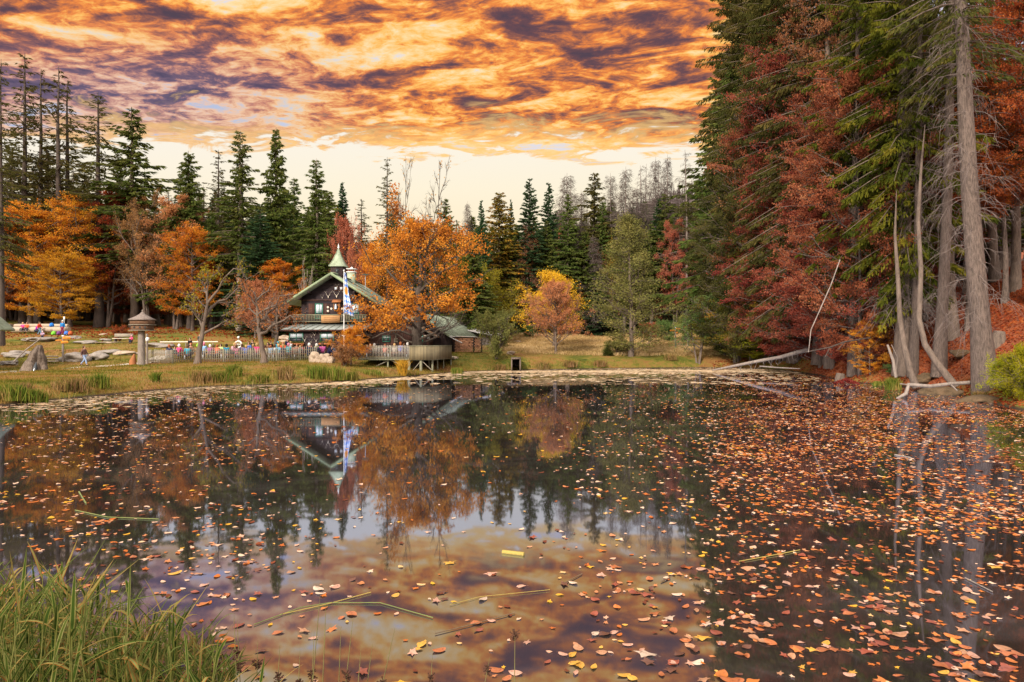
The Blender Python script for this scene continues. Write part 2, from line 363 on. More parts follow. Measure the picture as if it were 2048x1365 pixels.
# ---------------------------------------------------------------- tree builders
UP = np.array([0., 0, 1.]); DIM = {}
def trunk_pts(rng, h, K=9, wob=.02, lean=(0, 0)):
    z = np.linspace(0, 1, K); off = np.cumsum(rng.normal(size=(K, 2))*wob*h/K, axis=0); off[0] = 0
    return np.stack([off[:, 0]+lean[0]*z, off[:, 1]+lean[1]*z, z*h], 1)
def interp_path(P, t):
    K = len(P); x = np.clip(t, 0, 1)*(K-1); i = np.minimum(x.astype(int), K-2); f = (x-i)[:, None]
    return P[i]*(1-f)+P[i+1]*f
def conifer(seed, h=30, r=4, cb=.12, per=6, step=.55, tr=.32, droop=.35, rise=.1, tw=26, nl=.55, nw=.16, fill=1.0, shape=.85, hang=.5, deadlow=0, K=5, ragged=.35, wood=1.0, green=True, mats=(None, None), name='spruce', twigs=False):
    rng = np.random.default_rng(seed)
    root = thing(name, 'x', 'tree'); T = trunk_pts(rng, h, 12, .015); tiltz = rng.normal(0, .25, 4)
    mt = MB(); rr = tr*(1-np.linspace(0, 1, 12))**.8+.02; rr[0] *= 1.35; mt.tube(T, rr, 9, cap=False)
    trunk = mt.build('trunk', mats[1], root, smooth=True)
    zz = np.arange(cb*h, h*.985, step); n = len(zz)*per
    zt = np.repeat(zz, per)+rng.uniform(-.3, .3, n)*step; t = np.clip((zt/h-cb)/(1-cb), 0, 1)
    env = (1-t)**shape*(0.55+0.45*np.clip(t/.12, 0, 1)); L = r*env*rng.uniform(1-ragged*1.6, 1.1, n)+.25
    keep = rng.random(n) < fill; az = rng.uniform(0, 2*np.pi, n)
    lobe = 1+.22*np.sin(az*2+seed)+.15*np.sin(az*3+zt*.4); L *= lobe
    zt, t, L, az = zt[keep], t[keep], L[keep], az[keep]; n = len(zt)
    d = np.stack([np.cos(az), np.sin(az), np.zeros(n)], 1); base = interp_path(T, zt/h)
    u = np.linspace(0, 1, K)[None, :, None]
    dr = (droop*(1-t)+.05)[:, None, None]; ri = (rise+.5*t**3)[:, None, None]
    P = base[:, None]+d[:, None]*L[:, None, None]*u+UP*L[:, None, None]*(ri*u-dr*u**1.6*1.3+.18*dr*u**4)
    br = MB(); Rb = (.016*L[:, None]**.9+.010)*(1-np.linspace(0, .85, K))[None]*wood; v, f = vtube(P, Rb, 3); br.add(v, f, 1)
    if deadlow:
        m = deadlow; za = rng.uniform(.08*h, cb*h*1.25, m); a2 = rng.uniform(0, 2*np.pi, m); LL = rng.uniform(.4, 1.0, m)*r*.7
        d2 = np.stack([np.cos(a2), np.sin(a2), np.zeros(m)], 1); b2 = interp_path(T, za/h); c2 = rng.uniform(.2, .75, m)[:, None, None]
        P2 = b2[:, None]+d2[:, None]*LL[:, None, None]*u*(1-.25*u)+UP*LL[:, None, None]*(.15*u-c2*u**2)+rng.normal(size=(m, K, 3))*.06*LL[:, None, None]*u
        v, f = vtube(P2, .022*(1-np.linspace(0, .8, K))[None]*np.ones((m, 1)), 3); br.add(v, f, 2)
        m3 = m*4; pi = rng.integers(0, m, m3); uu = rng.uniform(.3, .95, m3); kk = np.minimum((uu*(K-1)).astype(int), K-2); st = P2[pi, kk]*.5+P2[pi, kk+1]*.5
        dd = d2[pi]+rng.normal(size=(m3, 3))*.6; dd[:, 2] -= .8; dd = nrm(dd); l3 = rng.uniform(.2, .55, m3)*LL[pi]; w = np.linspace(0, 1, 4)[None, :, None]
        P3 = st[:, None]+dd[:, None]*l3[:, None, None]*w-UP*l3[:, None, None]*.35*w**2; v, f = vtube(P3, .011*(1-np.linspace(0, .7, 4))[None]*np.ones((m3, 1)), 3); br.add(v, f, 2)
    # twigs
    cnt = np.maximum((tw*L/np.mean(L)).astype(int), 3); pi = np.repeat(np.arange(n), cnt); N = len(pi)
    uu = rng.random(N)**.75; x = uu*(K-1); i = np.minimum(x.astype(int), K-2); fr = (x-i)[:, None]; C = P[pi, i]*(1-fr)+P[pi, i+1]*fr
    dd = d[pi]; side = np.cross(dd, UP); sg = rng.choice([-1, 1], N)[:, None]; wdt = (L[pi]*.30*(1.15-uu))[:, None]*rng.random((N, 1))
    C = C+side*sg*wdt-UP*wdt*hang*.5; hg = rng.random(N)[:, None]*hang
    A = dd*.7+side*sg*.6*rng.random((N, 1))-UP*hg*1.5+rng.normal(size=(N, 3))*.15; A = nrm(A); C = C-UP*hg*nl*.5
    sz = rng.uniform(.6, 1.3, N)*(.65+.35*np.minimum(L[pi]/r*2, 1))
    if green:
        v, f = leafquads(C, A, nl*sz, nw*sz, rng); cl = np.repeat(rng.random(n), cnt); br.add(v, f, 0, np.clip(.5*rng.random(N)+.35*cl+.15*uu, 0, 1))
    elif twigs:
        w = np.linspace(0, 1, 3)[None, :, None]; P4 = C[:, None]+A[:, None]*(nl*sz)[:, None, None]*w; v, f = vtube(P4, np.full((N, 3), nw)*np.array([1, .8, .3]), 3); br.add(v, f, 0, rng.random(len(f)))
    br.build('crown', [mats[0], mats[1], DEADW], root)
    DIM[root.session_uid] = (h, r); return root
def child(P, L, n, u0, u1, lf, spread, upb, rng, K, flat=1.0, wob=.06):
    B, K0, _ = P.shape; pi = np.repeat(np.arange(B), n); N = len(pi); uu = rng.uniform(u0, u1, N)
    x = uu*(K0-1); i = np.minimum(x.astype(int), K0-2); fr = (x-i)[:, None]; S = P[pi, i]*(1-fr)+P[pi, i+1]*fr; pd = nrm(P[pi, i+1]-P[pi, i])
    rv = rng.normal(size=(N, 3)); rv = nrm(rv-(rv*pd).sum(1)[:, None]*pd); d = pd+rv*spread+UP*upb; d[:, 2] *= flat; d = nrm(d)
    l = L[pi]*lf*rng.uniform(.6, 1.2, N)*(1.25-.6*uu); u = np.linspace(0, 1, K)[None, :, None]
    bend = rng.normal(size=(N, 1, 3))*.18; bend[:, :, 2] = bend[:, :, 2]*flat+upb*.3
    Q = S[:, None]+l[:, None, None]*(d[:, None]*u+bend*u**2)+rng.normal(size=(N, K, 3))*wob*l[:, None, None]*u
    return Q, l
def decid(seed, h=14, r=5, cb=.15, tr=.22, n1=26, n2=7, n3=6, lv=14, lf=.2, lw=None, multi=1, up=.35, flat=1.0, top=1.0, wide=.35, spread=.8, jit=.25, mats=(None, None), name='tree', twig=.008, fast=False, crooked=.03, limb=.42, low=.12, lean=(0, 0)):
    rng = np.random.default_rng(seed); lw = lw or lf*.7
    root = thing(name, 'x', 'tree'); mt = MB(); mw = MB(); Ps = []; Ls = []
    for m in range(multi):
        a = rng.uniform(0, 6.28); k = 0 if multi == 1 else 1
        T = trunk_pts(rng, h*.93*(1 if m == 0 else rng.uniform(.75, .97)), 10, crooked, (lean[0]+k*math.cos(a)*r*.35, lean[1]+k*math.sin(a)*r*.35)); T[:, :2] += k*np.array([math.cos(a), math.sin(a)])*tr*1.2
        rr = tr*(1 if multi == 1 else .75)*(1-.93*np.linspace(0, 1, 10))**.9+.012; rr[0] *= 1.4; mt.tube(T, rr, 8, cap=False)
        n = n1//multi; t = (np.arange(n)+rng.random(n))/n; tt = cb+(1-cb)*t*top*.97; S = interp_path(T, tt); az = np.arange(n)*2.4+rng.uniform(-.5, .5, n)
        if fast: env = .35+.5*np.sin(np.pi*np.clip(t, 0, 1))
        else: env = np.sin(np.pi*np.clip((t+low)/(1+low*1.25), 0.02, 1)**(math.log(.5)/math.log(max(wide, .05))*.9))**.65
        L = r*env*rng.uniform(.55, 1.2, n)*1.04; e = (up+.9*t**2)[:, None]
        if fast: e = np.full((n, 1), 2.2); L = h*(1-tt*.9)*.5*rng.uniform(.6, 1.0, n)+.5
        d = nrm(np.stack([np.cos(az), np.sin(az), np.zeros(n)], 1)+UP*e); u = np.linspace(0, 1, 6)[None, :, None]
        P = S[:, None]+L[:, None, None]*(d[:, None]*u+UP*(rng.uniform(-.12, .2, n)[:, None, None])*u**2)+rng.normal(size=(n, 6, 3))*.035*L[:, None, None]*u*(1+crooked*20)
        Ps.append(P); Ls.append(L)
        Rb = (tr*limb*(L/r)[:, None]*(1-.85*np.linspace(0, 1, 6))[None]+.006); v, f = vtube(P, Rb, 5); mt.add(v, f)
    P = np.concatenate(Ps); L = np.concatenate(Ls); P2, L2 = child(P, L, n2, .2, 1, .5, spread, .1 if not fast else .5, rng, 5, flat)
    v, f = vtube(P2, (twig*1.8+.012*L2)[:, None]*(1-.8*np.linspace(0, 1, 5))[None], 3); mt.add(v, f)
    P3, L3 = child(P2, L2, n3, .1, 1, .5, spread, .05 if not fast else .5, rng, 4, flat)
    v, f = vtube(P3, twig*(1-.6*np.linspace(0, 1, 4))[None]*np.ones((len(P3), 1)), 3); mw.add(v, f, 1, .5)
    mt.build('trunk', mats[1], root, smooth=True)
    if lv > 0:
        N = int(len(P3)*lv); pi = rng.integers(0, len(P3), N); x = rng.random(N)*3; i = np.minimum(x.astype(int), 2); fr = (x-i)[:, None]; C = P3[pi, i]*(1-fr)+P3[pi, i+1]*fr
        j = rng.normal(size=(N, 3))*jit; j[:, 2] *= flat; A = rng.normal(size=(N, 3)); A[:, 2] *= flat
        sz = rng.uniform(.6, 1.3, N); v, f = leafquads(C+j, A, lf*sz, lw*sz, rng); cl = rng.random(len(P2))[pi//max(n3, 1)]
        mw.add(v, f, 0, np.clip(.55*rng.random(N)+.45*cl, 0, 1))
    zt = np.percentile(np.concatenate(mw.v)[:, 2], 99.8); mw.build('crown', [mats[0], mats[1]], root)
    DIM[root.session_uid] = (zt, r); return root
PROTO = {}
def protos():
    p = PROTO
    p['thin'] = conifer(1, 34, 4.2, .25, 5, .58, .30, .30, .12, 26, .55, .13, fill=.75, ragged=.5, mats=(L_OLV, BARKD), shape=.75, hang=.6, wood=1.3)
    p['thin2'] = conifer(11, 34, 4.0, .3, 4, .68, .28, .2, .2, 22, .55, .13, fill=.6, ragged=.55, mats=(L_OLV, BARKD), shape=.7, hang=.6, wood=1.4)
    p['spr'] = conifer(2, 30, 4.4, .14, 7, .45, .30, .38, .10, 44, .60, .19, mats=(L_SPR, BARKD), hang=.8)
    p['spr2'] = conifer(22, 30, 4.2, .3, 6, .5, .28, .3, .15, 38, .60, .18, fill=.9, ragged=.45, mats=(L_SPR, BARKM), hang=.7)
    p['fir'] = conifer(3, 22, 4.4, .03, 8, .42, .25, .15, .1, 36, .55, .20, ragged=.22, mats=(L_FIR, BARKD), hang=.3, shape=.9)
    p['gold'] = conifer(5, 26, 5, .06, 8, .42, .28, .3, .15, 38, .52, .19, ragged=.3, mats=(L_GLD, BARKM), hang=.6, shape=.8)
    p['dead'] = conifer(6, 28, 4, .15, 7, .45, .22, .55, .12, 20, .65, .020, ragged=.4, mats=(L_DEAD, DEADW), green=False, twigs=True, hang=1.0, wood=1.1, shape=.65, name='dead_spruce')
    p['dead2'] = conifer(7, 28, 2.6, .35, 5, .6, .2, .3, .1, 12, .5, .018, fill=.7, ragged=.5, mats=(L_DEAD, DEADW), green=False, twigs=True, hang=.8, wood=1.2, shape=.6, name='dead_spruce')
    p['tall'] = conifer(8, 46, 4.6, .42, 5, .6, .55, .45, .1, 30, .40, .10, fill=.9, mats=(L_NEARD, BARK), hang=1.0, deadlow=130, ragged=.4)
    p['big'] = conifer(9, 44, 4.8, .08, 8, .40, .45, .62, .14, 90, .40, .10, mats=(L_NEARD, BARKM), hang=1.3, ragged=.55, shape=.30, deadlow=60)
    p['big2'] = conifer(10, 42, 4.0, .10, 7, .46, .4, .62, .14, 95, .36, .09, mats=(L_NEAR, BARKM), hang=1.25, ragged=.55, shape=.32, deadlow=90)
    p['beech'] = decid(20, 18, 6, .14, .28, 44, 7, 6, 17, .20, wide=.5, flat=.42, up=.3, mats=(L_ORG, BARK), name='beech_tree', jit=.28)
    p['beech2'] = decid(21, 18, 5.5, .14, .26, 40, 7, 6, 15, .20, multi=2, flat=.5, up=.45, mats=(L_RED, BARK), name='beech_tree', jit=.28)
    p['tan'] = decid(22, 19, 6.5, .22, .34, 48, 9, 8, 11, .15, multi=3, up=.8, spread=.6, mats=(L_TAN, BARK), name='beech_tree', twig=.014, jit=.15)
    p['bare'] = decid(23, 20, 4.5, .3, .2, 22, 6, 5, .25, .22, multi=2, up=1.0, spread=.55, mats=(L_AMB, BARKD), name='bare_tree', twig=.014)
    p['fan'] = decid(24, 9, 3, .05, .10, 26, 5, 4, 0, multi=6, up=1.6, spread=.35, mats=(L_TAN, BARKP), name='bare_poplar', twig=.012, fast=True)
    p['round'] = decid(25, 10, 4.2, .10, .16, 46, 8, 6, 11, .15, up=.75, spread=.6, mats=(L_SAL, BARKM), name='maple_tree', jit=.14)
    p['broad'] = decid(26, 12, 5, .15, .2, 34, 7, 6, 13, .20, up=.5, mats=(L_YEL, BARKM), name='broadleaf_tree', jit=.3)
    p['aspen'] = decid(27, 20, 3.6, .02, .22, 54, 7, 6, 10, .17, up=.5, low=.25, wide=.3, mats=(L_WIL, BARKM), name='willow_tree', jit=.3, limb=.3)
    p['bush'] = decid(28, 3, 1.8, .02, .05, 26, 6, 5, 10, .13, multi=4, up=.7, mats=(L_WIL, BARKM), name='bush', jit=.12)
    p['beechn'] = decid(29, 20, 6, .05, .16, 48, 8, 7, 28, .14, .10, flat=.4, up=.15, wide=.5, mats=(L_WINE, BARK), name='beech_tree', jit=.20, twig=.008, limb=.35)
    p['beechh'] = decid(39, 20, 6, .42, .2, 40, 8, 7, 22, .14, .10, flat=.4, up=.15, wide=.5, mats=(L_RED, BARK), name='beech_tree', jit=.20, twig=.008, limb=.35)
    p['beechs'] = decid(30, 10, 4.5, .08, .11, 34, 7, 6, 22, .12, .09, wide=.5, flat=.5, up=.25, mats=(L_WINE, BARKM), name='beech_tree', jit=.16, twig=.007, limb=.35)
    p['apple1'] = decid(31, 6.6, 3.6, .30, .24, 10, 6, 5, 3.2, .16, up=.55, spread=.75, mats=(L_YEL, BARKM), name='apple_tree', jit=.12, crooked=.12, limb=.5, twig=.012, lean=(.9, 0), low=.3)
    p['apple2'] = decid(32, 5.6, 3.1, .36, .25, 10, 7, 6, 3.0, .14, up=.35, spread=.8, mats=(leafmat('apple leaves', [(.20, .10, .04), (.42, .19, .06), (.52, .30, .07)]), BARKM), name='apple_tree', jit=.14, crooked=.12, limb=.5, twig=.012, lean=(-.7, 0), low=.35)
    p['alder'] = decid(33, 8.5, 3.0, .22, .12, 28, 6, 5, 5, .17, multi=4, up=.8, mats=(L_GRN, BARKM), name='alder_tree', jit=.22)
    p['jun'] = decid(34, 2.8, 2.0, .02, .05, 46, 8, 6, 14, .13, .035, multi=5, up=.3, mats=(L_JUN, BARKM), name='juniper_bush', jit=.10)
    p['oak'] = oak()
def oak():
    """the big oak by the terrace: thick trunk and long crooked limbs"""
    rng = np.random.default_rng(77); root = thing('oak_tree', 'x', 'tree'); h = 12.3; r = 6.3
    mt = MB(); mw = MB(); T = np.array([(0, 0, 0), (0, 0, 1.2), (.1, 0, 2.2), (.0, .1, 3.4), (.35, 0, 5), (.2, .1, 6.8), (.5, 0, 8.6), (.3, 0, 10.6), (.4, 0, 11.6)])
    mt.tube(T, [.75, .55, .50, .44, .36, .28, .20, .1, .03], 10, cap=False)
    Ps = []; n = 34
    for k in range(n):
        t = .22+.75*(k+rng.random())/n; az = k*2.4+rng.uniform(-.4, .4); S = interp_path(T, np.array([t]))[0]; tt = (t-.22)/.75
        L = r*(1.0 if tt < .45 else 1.0-.62*((tt-.45)/.55)**2)*rng.uniform(.72, 1.1); e = -.02+1.1*tt+rng.uniform(-.1, .2)
        if k < 5: L *= 1.05; e = .35
        d = np.array([math.cos(az), math.sin(az), e]); d /= np.linalg.norm(d)
        u = np.linspace(0, 1, 7)[:, None]; P = S+L*(d*u+UP*.10*u**2*rng.normal())+rng.normal(size=(7, 3))*.07*L*u; Ps.append(P)
    P = np.stack(Ps); L = np.linalg.norm(P[:, -1]-P[:, 0], axis=1)
    v, f = vtube(P, .13*(L/r)[:, None]*(1-.85*np.linspace(0, 1, 7))[None]+.01, 6); mt.add(v, f)
    P2, L2 = child(P, L, 9, .2, 1, .42, .9, .12, rng, 5); v, f = vtube(P2, .026*(1-.7*np.linspace(0, 1, 5))[None]*np.ones((len(P2), 1)), 3); mt.add(v, f)
    P3, L3 = child(P2, L2, 6, .15, 1, .5, .9, .05, rng, 4); v, f = vtube(P3, .010*(1-.6*np.linspace(0, 1, 4))[None]*np.ones((len(P3), 1)), 3); mw.add(v, f, 1)
    keep = rng.random(len(P2)) < .80; P3k = P3[np.repeat(keep, 6)]
    N = len(P3k)*15; pi = np.repeat(np.arange(len(P3k)), 15); C = P3k[pi, rng.integers(1, 4, N)]+rng.normal(size=(N, 3))*.20; sz = rng.uniform(.6, 1.25, N)
    kp = C[:, 2] > np.where(C[:, 0] > .5, 5.0, 3.2)+.5*rng.random(N)
    C, sz, pi = C[kp], sz[kp], pi[kp]; N = len(C)
    v, f = leafquads(C, rng.normal(size=(N, 3)), .20*sz, .15*sz, rng); cl = rng.random(len(P3k))[pi]; mw.add(v, f, 0, np.clip(.5*rng.random(N)+.5*cl, 0, 1))
    mt.build('trunk', mat('oak bark', (.11, .085, .065), var=.5, scale=2, dark=(.035, .028, .022), bump=.6, stretch=(3, 3, .6)), root, smooth=True); mw.build('crown', [L_OAK, BARKD], root)
    DIM[root.session_uid] = (14.0, r); return root
protos()
USED = set(); TREES = 0
WIDE = dict(thin=1.7, thin2=1.7, spr=1.55, spr2=1.65, fir=1.4, gold=1.3, dead=1.4, dead2=1.3, tall=1.2, big=1.45, big2=1.35, beech=1.3, beech2=1.3, tan=1.1, bare=1.1, fan=1.0, round=1.15, broad=1.2, aspen=1.2, bush=1.2, beechn=1.5, beechh=1.5, beechs=1.3, apple1=1.1, apple2=1.1, alder=1.1, jun=1.0, oak=1.05)
def tree(kind, px, D, top, hw, label, leaf=None, bark=None, group=None, name=None, lean=(0, 0), rz=None, sink=.1, cat=None, base=None):
    """put a tree on the ground below photo column px at distance D, its top at row `top`, its half width hw photo pixels"""
    global TREES
    TREES += 1; src = PROTO[kind]
    if kind in USED: o = dup(src)
    else: o = src; USED.add(kind)
    if 990 < px < 1445 and 80 < D < 104 and kind != 'bush' and 'willow' not in kind and top < 600 and label.find('directly behind the pink') < 0: D = 104+(D-80)*.3
    while shore_d([XY(px, D)[0]], [D])[0] < .6 and D < 110: D += .7
    X, Y = XY(px, D); g = gz(X, Y) if base is None else base; h = zpix(top, D)-g
    o.location = (X, Y, g-sink); hh, rr = DIM[src.session_uid]; k = WIDE.get(kind, 1.2)*hw*D/F/rr; o.scale = (k, k, (h+sink)/hh)
    o.rotation_euler = (lean[0], lean[1], (TREES*2.399) % 6.28 if rz is None else rz)
    o['label'] = label; o['category'] = cat or 'tree'
    if 'group' in o: del o['group']
    if group: o['group'] = group
    if name: o.name = name
    for k in kids(o):
        sl = k.material_slots[0]; sl.link = 'OBJECT'; own = leaf if k.name.startswith('crown') else bark; sl.material = own or k.data.materials[0]
    return o
# ---------------------------------------------------------------- the woods
T = tree
# left skyline
T('thin', 2, 66, 118, 46, 'very thin spruce with a bare dark trunk cut by the left picture edge', rz=1)
T('thin', 48, 92, 108, 62, 'tallest half-bare spruce of the left skyline')
T('thin2', 76, 96, 138, 55, 'half-bare spruce just right of the tallest one on the left skyline')
T('thin2', 121, 93, 132, 62, 'half-bare spruce with a pointed top, left one of the close pair over the orange beech')
T('thin', 133, 97, 160, 58, 'half-bare spruce, slightly lower right one of the close pair over the orange beech')
T('thin', 198, 92, 185, 68, 'half-bare spruce with a broken spiky top between the close pair and the bushy spruce')
T('spr2', 268, 92, 214, 66, 'dense bushy drooping spruce right of the half-bare spruces', leaf=L_SPR)
T('spr2', 235, 104, 300, 40, 'short dark spruce behind the bushy drooping spruce')
T('spr2', 20, 108, 300, 70, 'olive spruce low between the half-bare trunks at the left edge', leaf=L_OLV)
T('spr2', 100, 112, 290, 70, 'olive spruce behind the tops of the orange beeches', leaf=L_OLV)
T('spr2', 165, 110, 330, 60, 'olive brown spruce filling the gap under the spiky broken top', leaf=L_OLV)
T('spr', 380, 90, 302, 50, 'yellow green spruce right of the tan leafless beech')
T('spr2', 362, 97, 345, 34, 'small spruce close behind the left side of the yellow green spruce')
T('spr', 422, 90, 420, 40, 'bright green lower spruce leaning into the one with yellow tips', leaf=L_SPR)
T('thin', 436, 97, 300, 38, 'narrow thin spruce left of the bare pale double trunk')
T('spr2', 478, 88, 260, 46, 'tall spruce with a long bare pale trunk under its crown', bark=BARKP)
T('thin2', 487, 95, 285, 40, 'thin second top behind the spruce with the long pale trunk')
T('spr', 553, 90, 256, 46, 'tallest full spruce left of the chalet turret')
T('fir', 520, 82, 420, 60, 'low dark green fir in front of the tall spruces')
T('spr2', 590, 98, 355, 36, 'spruce squeezed between the tallest full spruce and the one with a straight bare stem')
T('spr2', 632, 86, 318, 46, 'spruce with a round top and a straight bare stem left of the chalet turret', bark=BARKP)
T('fir', 685, 92, 364, 36, 'pointed dark spruce above the salmon tree by the chalet')
T('thin', 722, 97, 398, 34, 'small thin spruce at the right foot of the pointed dark spruce')
T('thin', 775, 80, 314, 32, 'slender spruce with shaggy drooping needles rising behind the big oak')
T('bare', 808, 78, 306, 34, 'bare leafless tree with twin stems beside the slender shaggy spruce')
T('bare', 862, 82, 318, 42, 'bare leafless tree with wide fine twigs above the big oak', rz=2)
T('thin2', 850, 88, 425, 40, 'thin grey spruce under the bare wide twigs')
T('spr2', 893, 92, 396, 34, 'pointed thin spruce right of the bare trees behind the oak')
T('dead', 936, 98, 402, 22, 'small greyish dead spruce left of the pointed dark fir')
T('fir', 963, 98, 400, 26, 'small pointed blue green fir left of the golden spruce', leaf=L_FIR)
T('gold', 1000, 84, 384, 64, 'broad cone-shaped spruce with golden orange tips')
T('fir', 1022, 108, 398, 18, 'tiny fir top peeking behind the golden spruce')
T('fir', 1059, 106, 356, 40, 'dark blue fir with tiered branches and a flat tuft on top')
T('fir', 1097, 102, 365, 36, 'dark blue fir with a rounded top right of the tiered one')
T('dead', 1056, 86, 446, 28, 'pale leafless larch right of the golden spruce', leaf=L_TAN, bark=BARKP)
T('dead', 1130, 112, 346, 40, 'wide grey dead spruce right of the dark blue firs')
T('dead2', 1142, 118, 352, 22, 'narrow dead spire touching the wide grey dead spruce')
T('spr2', 1190, 98, 344, 44, 'tall drooping grey green spruce in the middle of the dead spruces', leaf=L_OLV)
T('dead', 1160, 120, 380, 44, 'grey dead spruce behind the left side of the drooping grey green spruce')
T('dead', 1224, 112, 346, 32, 'grey dead spruce just right of the drooping grey green spruce')
T('dead', 1248, 108, 334, 38, 'tall grey dead spruce left of the dark fir pair')
T('dead2', 1283, 118, 332, 26, 'narrow dead spruce, left of the row of dead spires against the hill')
T('dead2', 1290, 122, 328, 20, 'dead spire close beside the left one of the row against the hill')
T('dead', 1309, 112, 314, 30, 'tall dead spruce with a forked tip against the hill')
T('dead2', 1316, 120, 325, 22, 'thin dead spire tucked behind the forked dead spruce')
T('dead', 1333, 112, 310, 30, 'tall bushy dead spruce in the middle of the row against the hill')
T('dead2', 1374, 104, 300, 32, 'tallest lone dead spruce with a reddish bare trunk')
T('dead2', 1393, 98, 346, 22, 'dead spruce with a long orange brown bare trunk near the near forest', bark=MATS['brown bark'])
T('dead', 1270, 116, 372, 42, 'dead spruce with dense hanging grey twigs below the row of spires')
T('dead', 1360, 118, 372, 40, 'dead spruce with dense hanging twigs under the lone tallest one')
T('fir', 1265, 98, 414, 34, 'dark green fir rising behind the top of the grey green willow')
T('fir', 1317, 94, 396, 38, 'dark green fir right of the grey green willow top')
T('spr', 1128, 88, 472, 34, 'mid green young spruce behind the amber tree')
T('fir', 1092, 92, 490, 34, 'fresh green young fir left of the mid green young spruce', leaf=L_SPR)
T('spr', 1168, 86, 462, 38, 'dark green young spruce with a few yellow leaves left of the willow')
T('spr', 1142, 96, 450, 30, 'dark spruce top between the two young spruces')
T('thin', 912, 84, 440, 42, 'mossy thin spruce behind the yellow green tree', leaf=L_SPR)
T('spr', 945, 82, 470, 40, 'green spruce hidden low behind the oak and the yellow green tree')
T('spr', 1075, 90, 470, 36, 'green spruce just right of the pale larch')
T('fir', 1190, 84, 540, 36, 'low dark fir beside the left edge of the willow')
# filling woods: rows nobody could tell apart
rng = random.Random(5)
for i in range(90):
    px = -90+1640*(i+.5)/90+rng.uniform(-10, 10); D = rng.uniform(106, 150)
    top = rng.uniform(372, 440) if px < 700 else rng.uniform(415, 470) if px < 1130 else rng.uniform(400, 450)
    if 690 < px < 770: top = rng.uniform(470, 500)
    T(rng.choice(['spr', 'spr2', 'fir', 'spr']), px, D, top, rng.uniform(34, 50), 'dark spruce deep in the wood behind the front rows of trees', group='dark spruces deep in the wood')
for i in range(34):
    px = 1090+360*(i+.5)/34+rng.uniform(-8, 8)
    T('dead' if i % 2 else 'spr2', px, rng.uniform(104, 125), rng.uniform(385, 470), rng.uniform(28, 40), 'grey brown half-dead spruce in the crowded wood before the hill', leaf=None if i % 2 else L_SPR, group='half-dead spruces in the crowded wood before the hill')
for i in range(26):
    px = -40+520*(i+.5)/26+rng.uniform(-8, 8); D = rng.uniform(97, 112)
    T('tall', px, D, rng.uniform(330, 420), rng.uniform(28, 40), 'straight dark trunk in the shade under the autumn beeches', leaf=L_OLV, bark=BARKM, group='straight trunks in the shade under the autumn beeches')
for i in range(16):
    px = -520+430*(i+.5)/16; T('spr' if i % 2 else 'beech', px, 84+(i*7) % 23, 260+(i*37) % 130, 60, 'tree of the wood beyond the left picture edge', group='wood beyond the left picture edge')
# autumn trees on the left
T('beech', 60, 88, 410, 78, 'broad orange and yellow beech at the left edge, its crown reaching the log')
T('beech', 140, 90, 388, 62, 'tall rusty orange beech left of the red one', leaf=L_ORG, rz=2.2)
T('beech2', 5, 88, 425, 60, 'reddish brown beech cut by the left picture edge', leaf=L_RED)
T('beech', 122, 84, 500, 50, 'low golden orange beech over the blue hiker', leaf=leafmat('golden orange leaves', [(.28, .10, .015), (.50, .20, .02), (.58, .30, .03)]))
T('beech2', 212, 92, 385, 56, 'deep red orange beech between the orange ones and the tan leafless beech')
T('beech', 195, 97, 470, 60, 'lower red beech behind the wooden bird house', leaf=L_RED)
T('tan', 300, 90, 378, 70, 'tan nearly leafless beech with many upright pale stems')
T('beech2', 350, 89, 392, 55, 'salmon orange beech growing into the tan leafless one', leaf=L_SAL)
T('beech', 385, 86, 450, 48, 'rust red beech with layered branches right of the tan leafless one', leaf=L_ORG)
T('beech', 275, 97, 480, 60, 'dark red beech low behind the tan leafless one', leaf=L_RED)
T('beech2', 420, 96, 520, 40, 'small orange red beech under the dark spruces', leaf=L_RED)
T('beech2', 30, 100, 480, 70, 'wine red beech in the second row behind the log seat', leaf=L_RED)
T('beech2', 545, 80, 520, 46, 'orange tree with golden top beside the left roof edge of the chalet', leaf=L_ORG)
T('round', 510, 78, 560, 38, 'dusty pink small tree behind the leaning apple trees', leaf=L_SAL)
T('fan', 612, 80, 512, 28, 'leafless fan-shaped poplar behind the chalet roof')
T('round', 690, 84, 432, 38, 'salmon coloured round tree behind the chalet turret', leaf=L_SAL)
T('round', 722, 82, 500, 34, 'low salmon tree filling in between the turret and the oak', leaf=L_SAL)
T('broad', 745, 80, 480, 30, 'amber tree between the turret and the oak crown', leaf=L_ORG)
T('oak', 833, 61, 428, 128, 'huge orange oak with crooked limbs over the wooden terrace', rz=.4, sink=.2)
T('broad', 972, 90, 540, 52, 'round yellow green tree right of the oak')
T('broad', 925, 90, 505, 40, 'olive yellow tree half hidden behind the oak crown', leaf=L_YEL)
T('bush', 993, 67, 618, 34, 'light olive willow shrub with pale stems on the bank by the woodpile', name='willow_bush', cat='bush')
T('round', 1112, 74.5, 560, 50, 'dense pink round tree standing alone on the far bank')
T('broad', 1108, 84, 542, 54, 'amber yellow tree directly behind the pink round tree', leaf=L_AMB)
T('aspen', 1262, 73.5, 432, 64, 'tall grey green willow on the far bank with a skirt of leaves to the ground')
T('round', 1222, 92, 470, 22, 'amber tree top left behind the willow', leaf=L_GLD)
T('beech2', 1185, 96, 490, 34, 'reddish brown beech left behind the willow', leaf=L_RED)
T('round', 1205, 94, 495, 26, 'coral coloured small tree beside the willow', leaf=L_SAL)
T('round', 1130, 100, 460, 26, 'coral tree top over the young spruces', leaf=L_SAL)
T('beech2', 1330, 98, 495, 36, 'grey brown leafless beech right of the willow', leaf=L_TAN)
T('round', 1362, 92, 518, 46, 'rust coloured round tree behind the yellow signposts', leaf=L_RED)
